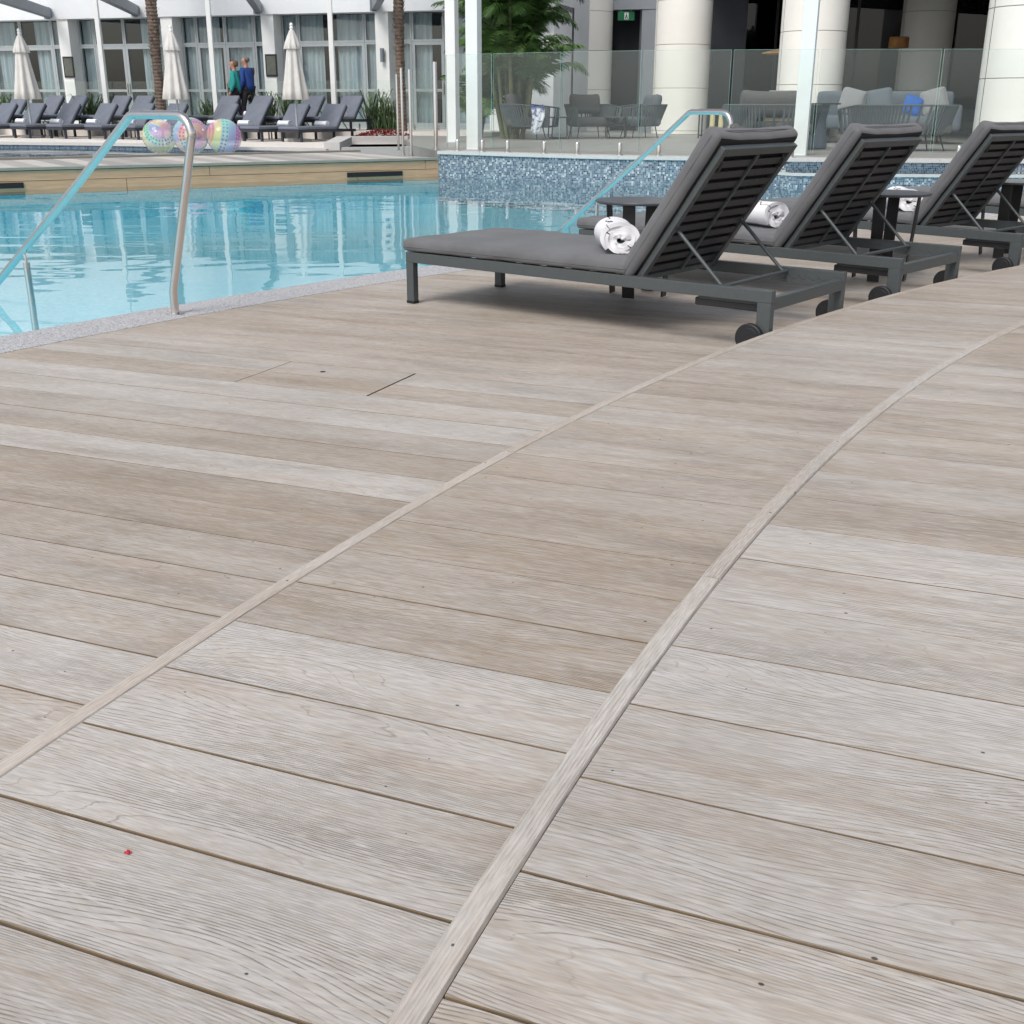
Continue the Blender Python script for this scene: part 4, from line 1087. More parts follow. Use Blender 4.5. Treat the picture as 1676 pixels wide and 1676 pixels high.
# small black side tables between the sunbeds
def bed_table():
    r_ = empty('low_table')
    MB().box(-0.2, 0.2, -0.2, 0.2, 0.36, 0.39, bev=0.004).build('table_top', 'black', r_)
    for x in (-0.18, 0.15):
        for y in (-0.18, 0.15): MB().box(x, x + 0.03, y, y + 0.03, 0, 0.36).build('leg', 'black', r_)
    return r_
bt_ = bed_table()
for i, (s0, k0, lab) in enumerate([(-21.6, 26.2, 'low black table beside the first closed umbrella'), (-17.0, 26.3, 'low black table in the gap behind the beach balls'), (-14.9, 26.2, 'low black table beside the third closed umbrella'), (-19.3, 26.2, 'low black table in the front row left of the beach balls')]):
    o = bt_ if i == 0 else copy_tree(bt_); x, y = fp(s0, k0); o.location = (x, y, 0.2); tag(o, lab, 'table', 'low black tables between sunbeds')

# closed umbrellas
def make_umbrella():
    root = empty('closed_umbrella')
    MB().tube([(0, 0, 0.05), (0, 0, 2.52)], 0.026, 12).build('pole', 'alu', root, True)
    MB().box(-0.25, 0.25, -0.25, 0.25, 0.0, 0.06, bev=0.01).build('base', 'stone', root)
    N = 72
    def pleat(r, z, a):
        t = max(0.0, min(1.0, (2.3 - z) / 1.35))
        return r * (1 + (0.05 + 0.15 * t) * math.cos(8 * a + 0.4 * math.sin(3 * a)) + 0.05 * t * math.sin(3 * a + 1))
    MB().lathe([(0.26, 0.93), (0.28, 0.94), (0.255, 1.15), (0.215, 1.45), (0.175, 1.75), (0.14, 2.05), (0.12, 2.2), (0.085, 2.3), (0.03, 2.36)], N, fn=pleat).build('canopy', 'canvas', root, True, 70)
    MB().lathe([(0.185, 2.03), (0.195, 2.035), (0.165, 2.15), (0.115, 2.3), (0.06, 2.42), (0.03, 2.45)], N, fn=lambda r, z, a: r * (1 + 0.10 * math.cos(8 * a + 1) * (1 if z < 2.2 else 0.4))).build('vent_flap', 'canvas', root, True, 70)
    MB().lathe([(0.03, 2.44), (0.045, 2.48), (0.03, 2.52), (0.042, 2.55), (0.03, 2.585), (0.0, 2.60)], 16).build('finial', 'white', root, True)
    return root
um = make_umbrella()
for i, (s0, k0, rz, lab) in enumerate([(-21.44, 25.2, 0.2, 'closed cream umbrella at the far left of the sunbed rows'), (-17.02, 25.2, 1.3, 'closed cream umbrella beside the first palm trunk, above the beach balls'), (-13.78, 25.2, 2.2, 'closed cream umbrella in the middle, right of the walking couple')]):
    o = um if i == 0 else copy_tree(um); x, y = fp(s0, k0); o.location = (x, y, 0.2); o.rotation_euler = (0, 0, rz); tag(o, lab, 'umbrella', 'closed umbrellas')

# beach balls
for i, (x, y, z, r, lab) in enumerate([(-6.70, 22.55, 0.45, 0.315, 'clear dotted beach ball floating leftmost of the three'), (-6.05, 22.35, 0.47, 0.33, 'clear dotted beach ball behind the handrail, middle of the three'), (-5.45, 22.45, 0.45, 0.325, 'clear dotted beach ball floating rightmost of the three')]):
    bm = bmesh.new(); bmesh.ops.create_uvsphere(bm, u_segments=40, v_segments=24, radius=r)
    me = bpy.data.meshes.new('beach_ball'); bm.to_mesh(me); bm.free()
    me.materials.append(ball_mat('beach_ball_vinyl', 3.7 * i + 1)); me.polygons.foreach_set('use_smooth', [True] * len(me.polygons))
    root = tag(empty('beach_ball', (x, y, z)), lab, 'ball', 'clear beach balls')
    o = bpy.data.objects.new('skin', me); COL.objects.link(o); o.parent = root; o.rotation_euler = (R(50 + 40 * i), R(30 - 50 * i), R(40 * i))
    MB().lathe([(0.0, r + 0.006), (0.02, r + 0.004), (0.024, r - 0.004)][::-1], 12).build('valve', 'white', root, True).rotation_euler = (R(70), 0.3, i)

# ------------------------------------------------------------------ palms and planting
def frond(mb, base, az, el, length, rnd, leaf_len=0.42, droop=0.9, step=0.05, lw=0.014):
    d = Vector((math.cos(az) * math.cos(el), math.sin(az) * math.cos(el), math.sin(el)))
    side = Vector((-math.sin(az), math.cos(az), 0)); p = Vector(base); path = [p.copy()]
    n = max(6, int(length / step))
    for i in range(n):
        t = i / n; dd = (d + Vector((0, 0, -droop * t * t * 1.3))).normalized(); p = p + dd * (length / n); path.append(p.copy())
    mb.tube(path[::3] + [path[-1]], [max(0.003, 0.014 * (1 - j / (len(path[::3])))) for j in range(len(path[::3]) + 1)], 4, False)
    for i in range(2, n):
        t = i / n; dd = (path[i + 1] - path[i - 1]).normalized(); upv = side.cross(dd).normalized()
        ll = leaf_len * math.sin(math.pi * (0.12 + 0.84 * t)) * rnd.uniform(0.85, 1.1)
        for sg in (-1, 1):
            ld = (side * sg * 0.85 + dd * (0.35 + 0.5 * t) + upv * rnd.uniform(-0.05, 0.25)).normalized()
            w = dd * lw * (1.3 - t * .4); a = path[i]; mid = a + ld * ll * 0.55 + Vector((0, 0, -0.03 * ll)); tip = a + ld * ll + Vector((0, 0, -0.28 * ll * rnd.uniform(0.6, 1.4)))
            mb.add([a - w * .5, a + w * .5, mid + w, mid - w, tip], [(0, 1, 2, 3), (3, 2, 4)])
def date_palm(x, y, z, h, lab, seed, r0=0.13):
    root = tag(empty('palm_tree', (x, y, z)), lab, 'palm tree', 'tall palms on the terrace'); rnd = random.Random(seed)
    mb = MB(); n = 64; ph = 0.0
    prof = []
    for i in range(n * 2 + 1):
        zz = h * i / (n * 2); r = r0 * (1.18 - 0.22 * min(1, zz / 1.2)) * (1.07 if i % 2 else 0.95)
        if zz > 2.0: r *= 1.0 + 0.12 * min(1, (zz - 2.0) / 0.8)
        prof.append((r, zz))
    mb.lathe(prof, 14, fn=lambda r, zz, a: r * (1 + 0.05 * math.sin(5 * a + zz * 9) + 0.03 * math.sin(9 * a - zz * 23)))
    tr = mb.build('trunk', 'trunk', root, True, 30)
    fb = MB()
    for i in range(150):                     # fibres and old leaf bases
        zz = rnd.uniform(1.7, h - 0.1); a = rnd.uniform(0, 2 * math.pi); rr = r0 * 1.05
        b = Vector((rr * math.cos(a), rr * math.sin(a), zz)); o_ = Vector((math.cos(a), math.sin(a), rnd.uniform(0.6, 1.6))).normalized()
        t_ = Vector((-math.sin(a), math.cos(a), 0)) * 0.022; L_ = rnd.uniform(0.05, 0.13)
        fb.add([b - t_, b + t_, b + o_ * L_ + t_ * .3, b + o_ * L_ - t_ * .3], [(0, 1, 2, 3)])
    tag(fb.build('leaf_bases', 'trunk', tr), kind='stuff')
    cr = MB()
    for i in range(22): frond(cr, (0, 0, h - 0.05), i * 2.4 + rnd.uniform(-.2, .2), R(rnd.uniform(5, 70)), rnd.uniform(1.7, 2.4), rnd, 0.4, 1.0, 0.08)
    cr.build('crown', 'leaf', root)
x, y = fp(-19.12, 27.55); date_palm(x, y, 0.2, 5.6, 'brown palm trunk left of the second closed umbrella', 11)
x, y = fp(-12.05, 27.4); date_palm(x, y, 0.4, 5.6, 'brown palm trunk rising from the red flower bed', 12, 0.115)
def areca(x, y, z, lab, seed, hs, nf=30):
    root = tag(empty('areca_palm', (x, y, z)), lab, 'palm', 'bushy palms behind the glass fence'); rnd = random.Random(seed)
    stems = MB(); cr = MB()
    for (dx, dy, h) in hs:
        stems.tube([(dx * .4, dy * .4, 0), (dx * .8, dy * .8, h * .5), (dx, dy, h)], [0.055, 0.045, 0.035], 9)
        for i in range(nf // len(hs)):
            frond(cr, (dx, dy, h - 0.1), i * 2.4 + rnd.uniform(-.4, .4), R(rnd.uniform(35, 88)), rnd.uniform(1.0, 1.7), rnd, 0.5, rnd.uniform(0.8, 1.5), 0.042, 0.021)
    stems.build('stems', 'stem', root, True); cr.build('crown', 'leaf', root)
areca(0.02, 26.6, 0.31, 'dense green palm clump behind the second canopy post', 21, [(-0.35, 0, 1.5), (0.15, 0.25, 2.3), (0.4, -0.1, 1.3), (-0.1, -0.3, 2.9), (-0.6, 0.3, 2.4), (0.45, 0.3, 2.7), (-0.2, 0.5, 1.9)], 98)
areca(-0.05, 28.9, 0.31, 'green palm clump just left of the first big column', 22, [(0.0, 0, 1.0), (0.3, 0.2, 1.9), (-0.4, 0.2, 2.6)], 54)
areca(-0.85, 27.8, 0.31, 'low palm seen between the two canopy posts', 23, [(0.0, 0, 0.5), (0.2, 0.2, 0.9)], 18)
def strap_plant(x, y, z, h, n, lab, seed, grp='strappy shrubs by the wing', material='leaf2'):
    root = tag(empty('strappy_shrub', (x, y, z)), lab, 'shrub', grp); rnd = random.Random(seed); mb = MB()
    for i in range(n):
        a = rnd.uniform(0, 2 * math.pi); l = h * rnd.uniform(0.6, 1.15); sp = rnd.uniform(0.15, 0.75); b = Vector((rnd.uniform(-.22, .22), rnd.uniform(-.22, .22), 0))
        o_ = Vector((math.cos(a), math.sin(a), 0)); t_ = Vector((-o_.y, o_.x, 0)) * rnd.uniform(0.010, 0.02)
        q = [b, b + o_ * sp * l * .35 + Vector((0, 0, l * .55)), b + o_ * sp * l * .8 + Vector((0, 0, l * .88)), b + o_ * sp * l * 1.15 + Vector((0, 0, l * .8))]
        mb.add([q[0] - t_, q[0] + t_, q[1] + t_, q[1] - t_, q[2] + t_ * .7, q[2] - t_ * .7, q[3]], [(0, 1, 2, 3), (3, 2, 4, 5), (5, 4, 6)])
    mb.build('leaves', material, root)
    MB().rbox(0.5, 0.5, 0.06, 0.03, 6, 6, 2, None, Matrix.Translation((0, 0, 0.0))).build('soil_mound', 'soil', root, True)
for i, (s0, k0, h, lab) in enumerate([(-25.3, 28.7, 0.9, 'strappy green shrub at the far left edge of the terrace'), (-22.35, 28.65, 0.9, 'strappy green shrub below the far left framed panel'), (-21.9, 28.75, 0.7, 'small green shrub beside the leftmost pergola pole'), (-18.55, 28.7, 0.75, 'small yellow green shrub left of the walking couple'), (-16.75, 28.7, 0.95, 'strappy green shrub behind the third closed umbrella, left one'), (-16.0, 28.7, 0.9, 'strappy green shrub behind the third closed umbrella, right one'), (-13.45, 28.6, 1.0, 'strappy green shrub left of the red flower bed'), (-12.95, 28.5, 0.8, 'strappy green shrub above the red flower bed')]):
    x, y = fp(s0 + 0.15, k0); strap_plant(x, y, 0.41, h, 90, lab, 40 + i)
x, y = fp(-12.35, 27.0)
rb = MB(); rnd = random.Random(9)
for i in range(900):
    a, rr = rnd.uniform(0, 6.283), math.sqrt(rnd.random()); p = Vector((0.75 * rr * math.cos(a), 0.5 * rr * math.sin(a), 0.03 + 0.16 * (1 - rr * rr) * rnd.uniform(.6, 1.1)))
    o_ = Vector((rnd.uniform(-1, 1), rnd.uniform(-1, 1), rnd.uniform(0.2, 1))).normalized() * 0.045; t_ = o_.orthogonal().normalized() * 0.02
    rb.add([p, p + o_ * .5 + t_, p + o_, p + o_ * .5 - t_], [(0, 1, 2, 3)])
rf = tag(rb.build('flower_bed', 'red'), 'low bed of dark red flowers at the foot of the palm', 'flower bed'); rf.location = (x, y, 0.24)
MB().rbox(1.7, 1.2, 0.12, 0.05, 8, 8, 2, None, Matrix.Translation((0, 0, -0.02))).build('soil', 'soil', rf, True)

# ------------------------------------------------------------------ the walking couple
def skinned(name, verts, edges, radii, material, parent, levels=2):
    me = bpy.data.meshes.new(name); me.from_pydata([Vector(v) for v in verts], edges, []); me.materials.append(M[material])
    o = bpy.data.objects.new(name, me); COL.objects.link(o)
    if parent is not None: o.parent = parent
    md = o.modifiers.new('skin', 'SKIN'); md.use_smooth_shade = True
    if not me.skin_vertices: me.skin_vertices.new()
    for sv, r in zip(me.skin_vertices[0].data, radii): sv.radius = r if isinstance(r, tuple) else (r, r)
    me.skin_vertices[0].data[0].use_root = True
    sb = o.modifiers.new('smooth', 'SUBSURF'); sb.levels = sb.render_levels = levels
    return o
def person(x, y, z, h, heading, lab, top, hair, stride, longhair):
    root = tag(empty('person', (x, y, z), heading), lab, 'person', 'walking couple'); k = h / 1.75
    S = lambda *p: tuple(q * k for q in p)
    # faces +X locally
    V = [S(0, 0, .95), S(-.01, 0, 1.15), S(0, 0, 1.34), S(-.005, 0, 1.46), S(.02, 0, 1.53), S(.035, 0, 1.62), S(.03, 0, 1.70),
         S(0, .17, 1.41), S(-.06, .22, 1.14), S(.06, .21, .92), S(.10, .20, .84),
         S(0, -.17, 1.41), S(.03, -.22, 1.14), S(.14, -.20, .93), S(.19, -.19, .85),
         S(.0, .09, .90), S(.10 * stride, .09, .50), S(.02 * stride, .09, .09), S(.14 * stride, .09, .035),
         S(.0, -.09, .90), S(-.02 * stride, -.09, .50), S(-.22 * stride, -.09, .12), S(-.13 * stride, -.09, .035)]
    E_ = [(0, 1), (1, 2), (2, 3), (3, 4), (4, 5), (5, 6), (2, 7), (7, 8), (8, 9), (9, 10), (2, 11), (11, 12), (12, 13), (13, 14), (0, 15), (15, 16), (16, 17), (17, 18), (0, 19), (19, 20), (20, 21), (21, 22)]
    Rr = [S(.12, .15), S(.105, .14), S(.11, .15), S(.06, .06), S(.055, .055), S(.098, .078), S(.085, .07), S(.055, .055), S(.042, .042), S(.034, .034), S(.03, .04),
          S(.055, .055), S(.042, .042), S(.034, .034), S(.03, .04), S(.085, .085), S(.058, .058), S(.042, .042), S(.03, .04), S(.085, .085), S(.058, .058), S(.042, .042), S(.03, .04)]
    body = skinned('body', V, E_, Rr, 'skin', root)
    g = 1.42
    tv = [V[i] for i in (0, 1, 2, 7, 8, 9, 11, 12, 13)]
    te = [(0, 1), (1, 2), (2, 3), (3, 4), (4, 5), (2, 6), (6, 7), (7, 8)]
    tr_ = [tuple(q * g for q in Rr[i]) for i in (0, 1, 2, 7, 8, 9, 11, 12, 13)]; tr_[0] = tuple(q * 1.08 for q in tr_[0])
    tv[0] = S(0, 0, .86); skinned('top', tv, te, tr_, top, root)
    pv = [S(0, 0, .93)] + [V[i] for i in (15, 16, 17, 19, 20, 21)]
    pr = [S(.125, .155)] + [tuple(q * 1.14 for q in Rr[i]) for i in (15, 16, 17, 19, 20, 21)]
    skinned('trousers', pv, [(0, 1), (1, 2), (2, 3), (0, 4), (4, 5), (5, 6)], pr, 'trouser', root)
    hv = [S(-.015, 0, 1.715), S(-.05, 0, 1.64), S(-.055, 0, 1.55 if longhair else 1.59)]
    skinned('hair', hv, [(0, 1), (1, 2)], [S(.075, .085), S(.075, .09), S(.06, .08) if longhair else S(.03, .05)], hair, root)
    # nose and ears
    MB().rbox(.03 * k, .02 * k, .035 * k, .009 * k, 4, 4, 4, None, Matrix.Translation(S(.135, 0, 1.625))).build('nose', 'skin', body, True)
    for sg in (-1, 1): MB().rbox(.03 * k, .012 * k, .05 * k, .005 * k, 4, 4, 4, None, Matrix.Translation(S(.03, sg * .082, 1.63))).build('ear', 'skin', body, True)
    for sy in (.09, -.09):
        fx = (.14 if sy > 0 else -.13) * stride
        MB().rbox(.25 * k, .09 * k, .08 * k, .03 * k, 8, 6, 4, None, Matrix.Translation(S(fx - .05, sy, .042))).build('shoe', 'trouser', root, True)
x, y = fp(-17.38, 28.5); person(x, y, 0.4, 1.76, R(170), 'person with shoulder length hair in a teal top walking left', 'teal', 'hair1', 1.0, True)
x, y = fp(-17.14, 28.72); person(x, y, 0.4, 1.85, R(150), 'person with short grey hair in a royal blue shirt walking left', 'royal', 'hair2', 1.0, False)

# ------------------------------------------------------------------ right: lobby building with big round columns
lob = tag(empty('lobby_building', (8, 33, 0.31)), 'lobby building with big round cream columns and dark glazing', 'building')
LO = Vector((8, 33, 0.31))
def column(x, y, r, lab=None, seam=200):
    c = (x - LO.x, y - LO.y, 0); joints = [0.0, 0.09, 1.14, 2.19, 3.24, 4.29, 5.4]
    cc = MB().lathe([(r - 0.03, 0), (r - 0.03, 5.5)], 40, c).build('column', 'joint', lob, True)
    if lab: cc['label'] = lab
    for z0, z1 in zip(joints[:-1], joints[1:]):
        for h in range(2):
            a0 = R(seam + 180 * h) + 0.012; a1 = R(seam + 180 * (h + 1)) - 0.012
            MB().lathe([(r - 0.012, z0 + .004), (r, z0 + .010), (r, z1 - .010), (r - 0.012, z1 - .004)], 28, c, a0, a1).build('panel', 'col', cc, True, 50)
column(2.16, 35.7, 0.725, 'pale column behind the palm clump', 196)
column(4.42, 31.9, 0.725, 'cream column behind the rope armchairs', 192)
column(6.39, 26.1, 0.69, 'cream column behind the sofa', 190)
column(8.40, 19.6, 0.80, 'cream column at the right edge', 186)
column(11.9, 35.3, 0.725, 'grey column in the shade of the lobby', 188)
def lpart(name, material, pts, z0, z1): return MB().prism([(a - LO.x, b - LO.y) for a, b in pts], z0 - LO.z, z1 - LO.z).build(name, material, lob)
def dk(u, v): p = EU * u + EN * v; return (p.x, p.y)
# ceiling slab and timber soffit
lpart('ceiling_slab', 'dark_wall', [(2.2, 38.5), (5.5, 33.4), (7.7, 27.2), (9.7, 20.2), (30, 16), (44, 50), (1.6, 54)], 4.35, 5.2)
for i in range(40):
    v = 30.0 + i * 0.16
    a, b = dk(-4, v), dk(16, v); a2, b2 = dk(-4, v + 0.07), dk(16, v + 0.07)
lpart('soffit_upstand', 'wall', [(2.15, 38.5), (5.45, 33.4), (7.65, 27.2), (9.65, 20.2), (9.9, 20.3), (7.9, 27.3), (5.7, 33.5), (2.4, 38.6)], 5.2, 9.5)
# glazing line and walls behind the columns
GV = 38.2
lpart('glazing', 'tinted', [dk(-9.0, GV), dk(24, GV), dk(24, GV + .03), dk(-9.0, GV + .03)], 0.32, 4.34)
for i in range(14):
    u = -9.0 + i * 2.4; lpart('mullion', 'black', [dk(u, GV - .06), dk(u + .08, GV - .06), dk(u + .08, GV - .002), dk(u, GV - .002)], 0.32, 4.34)
lpart('back_wall', 'dark_wall', [dk(-16, GV + 5), dk(30, GV + 5), dk(30, GV + 5.3), dk(-16, GV + 5.3)], 0.0, 4.5)
lpart('side_wall', 'grey_wall', [(0.0, 37.6), (2.0, 36.6), (2.0, 37.2), (0.0, 38.2)], 0.31, 4.34)
lpart('door_lintel', 'grey_wall', [(2.85, 35.6), (4.3, 35.2), (4.3, 35.6), (2.85, 36.0)], 3.62, 4.34)
lpart('door_recess', 'interior', [(2.85, 36.3), (3.75, 36.0), (3.75, 36.1), (2.85, 36.4)], 0.31, 3.62)
lpart('wall_pier', 'grey_wall', [(3.70, 35.4), (4.3, 35.2), (4.3, 36.0), (3.70, 36.2)], 0.312, 3.618)
lpart('wall_pier', 'dark_wall', [(5.6, 34.4), (6.5, 34.2), (6.5, 34.9), (5.6, 35.1)], 0.312, 4.34)
# timber batten soffit: battens one by one where they can be seen
for i in range(34):
    u = 1.5 + i * 0.30
    a = dk(u, 30.5); b = dk(u, 37.5); c = dk(u + .14, 37.5); d = dk(u + .14, 30.5)
    lpart('soffit_batten', 'wood', [a, d, c, b], 4.12, 4.30)
# exit sign
ex = tag(empty('exit_sign', (3.25, 35.55, 3.33)), 'green running man exit sign above the dark doorway', 'sign')
MB().box(-0.24, 0.24, -0.02, 0.02, 0, 0.24, bev=0.005).build('sign_board', mat('exit_green', srgb(20, 110, 72), 0.4), ex)
fig = MB().box(-0.05, 0.07, -0.024, -0.0205, 0.03, 0.21)
fig.build('white_door', 'white', ex)
fm = MB().lathe([(0, 0.018), (0.018, 0.0), (0, -0.018)], 10, (0.01, -0.026, 0.18)).box(-0.012, 0.028, -0.0275, -0.0245, 0.10, 0.155).box(-0.03, 0.0, -0.0275, -0.0245, 0.045, 0.10, Matrix.Identity(4)).box(0.015, 0.045, -0.0275, -0.0245, 0.05, 0.10)
fm.build('running_figure', mat('exit_dark_green', srgb(14, 86, 56), 0.5), ex)
MB().tube([(-0.15, 0, 0.24), (-0.15, 0, 0.30)], 0.01, 6).tube([(0.15, 0, 0.24), (0.15, 0, 0.30)], 0.01, 6).build('hanger', 'alu', ex)
# rattan pendant lamps in the lobby
for i, (x, y, z, lab) in enumerate([(7.35, 33.0, 2.35, 'wide shallow rattan pendant lamp in the lobby, left one'), (10.4, 33.0, 2.5, 'rattan drum pendant lamp in the dark lobby, right one')]):
    r_ = tag(empty('pendant_lamp', (x, y, z)), lab, 'lamp', 'rattan pendant lamps')
    prof = [(0.62, 0.0), (0.60, 0.03), (0.3, 0.10), (0.05, 0.16)] if i == 0 else [(0.26, 0.0), (0.26, 0.26), (0.24, 0.28), (0.03, 0.28)]
    MB().lathe(prof, 28).build('shade', 'rattan', r_, True); MB().tube([(0, 0, 0.15), (0, 0, 4.34 - z)], 0.008, 6).build('cord', 'black', r_)

# ------------------------------------------------------------------ lounge furniture
def rope_chair(w, d, fabric, back=True):
    """rope-woven tub chair: faces -Y"""
    root = empty('rope_armchair'); hz0, hz1 = 0.27, 0.73
    def U(off_, z, n=28):
        pts = []
        for k in range(n + 1):
            a = math.pi * k / n * 1.16 - math.pi * 0.08
            ex = 3.4; c, s = math.cos(a), math.sin(a)
            pts.append(((w / 2 + off_) * math.copysign(abs(c) ** (2 / ex), c), (d / 2 + off_) * (2 * abs(s) ** (2 / ex) * (1 if s > 0 else -0.4)) - d / 2 + 0.0, z))
        return pts
    topr, botr = U(0.06, hz1), U(-0.03, hz0)
    topr = [(x, y, z - 0.10 * max(0, -(y - 0.05)) / d) for x, y, z in topr]
    MB().tube(topr, 0.016, 8).build('top_rail', 'rope', root, True)
    MB().tube(botr + [botr[0]], 0.014, 8).build('base_rail', 'black', root, True)
    rp = MB(); T_, B_ = U(0.06, hz1, 56), U(-0.03, hz0, 56)
    T_ = [(x, y, z - 0.10 * max(0, -(y - 0.05)) / d) for x, y, z in T_]
    for k in range(57): rp.tube([B_[k], T_[k]], 0.0165 if w < 1.2 else 0.021, 5, False)
    rp.build('rope_weave', 'rope', root, True)
    for (x, y) in ((-.36, -.30), (.36, -.30), (-.34, .26), (.34, .26)):
        MB().tube([(x * w * .95, y * d * 1.05, hz0), (x * w * 1.12, y * d * 1.25, 0)], [0.016, 0.010], 8).build('leg', 'black', root, True)
    MB().rbox(w * .86, d * .90, 0.17, 0.06, 12, 12, 5, lambda p, q: p + Vector((0, 0, 0.02 * (1 - q.x ** 4) * (1 - q.y ** 4) if q.z > 0 else 0)), Matrix.Translation((0, -0.04, 0.36))).build('seat_cushion', fabric, root, True, 80)
    if back: MB().rbox(w * .74, 0.24, 0.42, 0.11, 14, 8, 12, lambda p, q: p + Vector((0, 0, 0.04 * (abs(q.x) ** 3) * q.z)), Matrix.Translation((0, d * 0.30, 0.74)) @ Matrix.Rotation(R(-12), 4, 'X')).build('back_cushion', fabric, root, True, 80)
    return root
ch1 = rope_chair(1.0, 0.9, 'chair_fab'); ch2 = rope_chair(1.55, 0.9, 'chair_fab'); ch3 = rope_chair(1.0, 0.9, 'chair_fab2'); ch4 = rope_chair(1.7, 0.9, 'chair_fab', False)
def put(o, x, y, rz, lab, cat='armchair', grp='rope woven lounge chairs', z=0.31):
    o.location = (x, y, z); o.rotation_euler = (0, 0, R(rz)); tag(o, lab, cat, grp)
put(ch1, 0.30, 26.6, 75, 'grey rope armchair turned right with a towel over its arm')
put(copy_tree(ch1), 1.75, 27.7, 18, 'grey rope armchair facing the pool, in front of the first column')
put(ch3, 3.0, 28.2, -75, 'blue grey rope armchair turned left in front of the second column')
put(ch2, 4.45, 20.6, 172, 'grey rope sofa seen from behind, left of the pale post', 'sofa')
put(ch4, 6.62, 20.3, 190, 'long grey rope sofa seen from behind, right of the planter', 'sofa')
# hoop-legged black tables beside the chairs
def hoop_table():
    r_ = empty('hoop_table')
    MB().rbox(0.5, 0.5, 0.025, 0.012, 8, 8, 2, None, Matrix.Translation((0, 0, 0.46))).build('table_top', 'black', r_, True)
    for y in (-0.2, 0.2):
        MB().tube([(-0.2, y, 0.45), (-0.22, y, 0.06), (-0.19, y, 0.015), (0.19, y, 0.015), (0.22, y, 0.06), (0.2, y, 0.45)], 0.014, 8).build('leg_hoop', 'black', r_, True)
    return r_
ht = hoop_table(); put(ht, 1.05, 26.9, 10, 'black hoop legged table between the left pair of rope armchairs', 'table', 'hoop legged tables')
put(copy_tree(ht), 2.35, 27.3, -10, 'black hoop legged table between the right pair of rope armchairs', 'table', 'hoop legged tables')
# towel over the chair arm
mb = MB(); nx, nz = 8, 14; uvs = []
for i in range(nx + 1):
    for j in range(nz + 1):
        u, v = i / nx - .5, j / nz
        mb.v.append((u * 0.30 * (1 - 0.35 * v) + 0.03 * math.sin(v * 5), -0.05 - 0.02 * math.sin(u * 14 + v * 3) - 0.03 * math.sin(v * 3), 0.70 - v * 0.56 - 0.03 * math.cos(u * 9))); uvs.append((u * 2, v * 2))
mb.f = [(i * (nz + 1) + j, (i + 1) * (nz + 1) + j, (i + 1) * (nz + 1) + j + 1, i * (nz + 1) + j + 1) for i in range(nx) for j in range(nz)]
def blue_towel():
    t = NT('blue_white_towel'); tc = t.n('TexCoord').outputs['Object']
    f = t.ramp(t.noise(tc, 9.0, 2, 0.5, 1.0), 0.52, 0.6)
    sx = t.n('SeparateXYZ'); t.l(tc, sx.inputs[0]); topb = t.ramp(sx.outputs[2], 0.62, 0.68)
    c = t.mix(t.math('MAXIMUM', t.math('MULTIPLY', f, 0.8), topb), srgb(226, 230, 238), srgb(62, 78, 140))
    p = t.n('BsdfPrincipled', i_Roughness=0.95); t.l(c, p.inputs['Base Color']); return t.done(p.outputs[0])
bt2 = mb.build('hanging_towel', blue_towel(), None, True, 80); sm = bt2.modifiers.new('thickness', 'SOLIDIFY'); sm.thickness = 0.012
bt2.location = (0.52, 26.0, 0.31); tag(bt2, 'blue and white patterned towel hanging over the left rope armchair', 'towel')
# round planter / table pedestal
pl = tag(empty('pedestal_table', (5.35, 21.2, 0.31)), 'round bar table on a thick grey blue pedestal between the two rope sofas', 'table')
MB().lathe([(0.22, 0.0), (0.24, 0.02), (0.19, 0.5), (0.24, 0.74), (0.0, 0.74)], 28).build('pedestal', 'planter', pl, True)
MB().lathe([(0.0, 0.742), (0.42, 0.742), (0.42, 0.765), (0.0, 0.766)], 36).build('table_top', 'black', pl, True, 50)
# pale sofa deeper in the lounge, with cushions
sf = tag(empty('pale_sofa', (7.55, 24.4, 0.45), R(-14)), 'pale grey upholstered sofa deep in the lounge with scatter cushions', 'sofa')
MB().rbox(2.6, 0.95, 0.26, 0.06, 16, 10, 4, None, Matrix.Translation((0, 0, 0.27))).build('seat_cushion', 'chair_fab2', sf, True, 80)
MB().rbox(2.7, 0.24, 0.62, 0.09, 16, 6, 8, None, Matrix.Translation((0, 0.45, 0.56))).build('back_cushion', 'chair_fab2', sf, True, 80)
for sx_ in (-1.35, 1.35): MB().rbox(0.2, 0.95, 0.5, 0.07, 6, 8, 6, None, Matrix.Translation((sx_, 0.02, 0.36))).build('arm', 'chair_fab2', sf, True, 80)
for i, x in enumerate((-1.1, 1.0)): MB().box(x, x + .06, -.3, -.24, 0, 0.15).box(x, x + .06, .3, .36, 0, 0.15).build('leg', 'black', sf)
pale = mat('pale_cushion', srgb(138, 140, 142), 0.9, var=0.05)
for i, (x, y, z, ry, material, lab) in enumerate([(6.85, 24.3, 1.12, 14, pale, 'pale grey scatter cushion at the left end of the pale sofa'), (7.35, 24.1, 1.12, -10, 'chair_fab2', 'blue grey scatter cushion on the pale sofa, left of the blue one'), (7.95, 23.9, 1.04, 18, 'blue', 'bright blue scatter cushion on the pale sofa'), (8.35, 23.85, 1.12, -16, pale, 'pale grey scatter cushion right of the blue one')]):
    c_ = tag(empty('scatter_cushion', (x, y, z)), lab, 'cushion', 'scatter cushions on the pale sofa'); c_.rotation_euler = (R(-18), R(ry), R(-14)); c_.scale = (0.75,) * 3 if material == 'blue' else (1, 1, 1)
    MB().rbox(0.50, 0.18, 0.50, 0.08, 12, 6, 12, lambda p, q: Vector((p.x, p.y * (1 - 0.75 * max(abs(q.x), abs(q.z)) ** 3), p.z)), None).build('cushion_body', material, c_, True, 80)
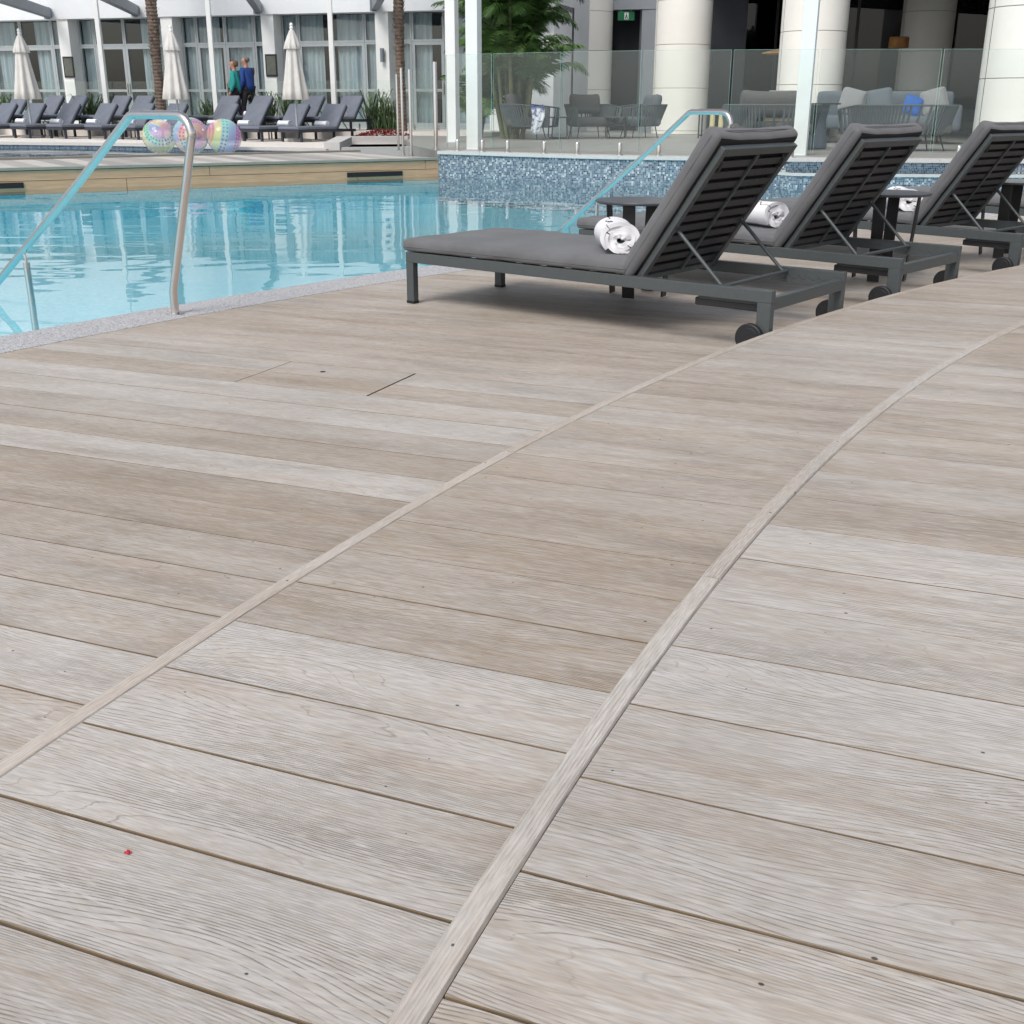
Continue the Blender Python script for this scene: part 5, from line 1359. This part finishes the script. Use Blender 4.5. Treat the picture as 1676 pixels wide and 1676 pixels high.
# slatted timber recliner seen from behind
sl = tag(empty('slatted_chair', (5.55, 25.0, 0.31), R(172)), 'weathered slatted timber chair seen from behind, left of the rope sofa', 'chair')
Bm = Matrix.Translation((0, 0.30, 0.36)) @ Matrix.Rotation(R(-22), 4, 'X')
for x in (-0.30, 0.26): MB().box(x, x + 0.04, -0.02, 0.02, 0, 0.62, Bm).build('back_post', 'slatwood', sl)
for k in range(5): MB().box(-0.26, 0.26, -0.012, 0.012, 0.05 + k * 0.115, 0.115 + k * 0.115, Bm).build('slat', 'slatwood', sl)
MB().rbox(0.58, 0.1, 0.66, 0.04, 8, 4, 8, None, Bm @ Matrix.Translation((0, -0.07, 0.34))).build('back_cushion', pale, sl, True, 80)
MB().rbox(0.56, 0.6, 0.12, 0.04, 8, 8, 4, None, Matrix.Translation((0, 0.0, 0.40))).build('seat_cushion', pale, sl, True, 80)
MB().box(-0.30, 0.30, -0.3, 0.32, 0.30, 0.34).build('seat_frame', 'slatwood', sl)
for x in (-0.30, 0.26):
    for y in (-0.3, 0.27): MB().box(x, x + 0.04, y, y + 0.04, 0, 0.30).build('leg', 'slatwood', sl)
# teak lounge chair at the right
tk = tag(empty('teak_chair', (8.75, 25.6, 0.31), R(70)), 'teak framed lounge chair with pale cushions left of the last column', 'chair')
for y in (-0.36, 0.32):
    MB().box(-0.38, -0.33, y, y + 0.05, 0, 0.60).build('leg', 'wood', tk); MB().box(0.33, 0.38, y, y + 0.05, 0, 0.52).build('leg', 'wood', tk)
    MB().box(-0.42, 0.42, y - 0.01, y + 0.06, 0.56, 0.60).build('arm', 'wood', tk)
MB().box(-0.36, 0.36, -0.30, 0.31, 0.26, 0.34).build('seat_frame', 'wood', tk)
MB().rbox(0.7, 0.62, 0.14, 0.05, 8, 8, 4, None, Matrix.Translation((0, 0, 0.42))).build('seat_cushion', pale, tk, True, 80)
MB().rbox(0.14, 0.62, 0.6, 0.05, 4, 8, 8, None, Matrix.Translation((0.33, 0, 0.72)) @ Matrix.Rotation(R(16), 4, 'Y')).build('back_cushion', 'chair_fab2', tk, True, 80)
# lantern table by the second column
ln = tag(empty('lantern_table', (4.75, 27.6, 0.31)), 'dark side table with tall cream lanterns inside, right of the second column', 'table')
MB().box(-0.45, 0.45, -0.25, 0.25, 0.62, 0.65).build('table_top', 'wood', ln)
for x in (-0.44, 0.41):
    for y in (-0.24, 0.21): MB().box(x, x + .03, y, y + .03, 0, 0.62).build('leg', 'black', ln)
MB().box(-0.44, 0.44, -0.24, 0.24, 0.06, 0.085).build('shelf', 'black', ln)
for i, x in enumerate((-0.18, 0.02)):
    c_ = tag(empty('candle_lantern', (4.75 + x, 27.45, 0.31 + 0.085)), f'tall cream candle on the low shelf of the dark table, {"left" if i == 0 else "right"} one', 'candle', 'cream candles')
    MB().lathe([(0.06, 0), (0.06, 0.44), (0.05, 0.45), (0.0, 0.45)], 16).build('wax', 'candle', c_, True); MB().tube([(0, 0, .45), (0, 0, .475)], 0.004, 5).build('wick', 'black', c_)
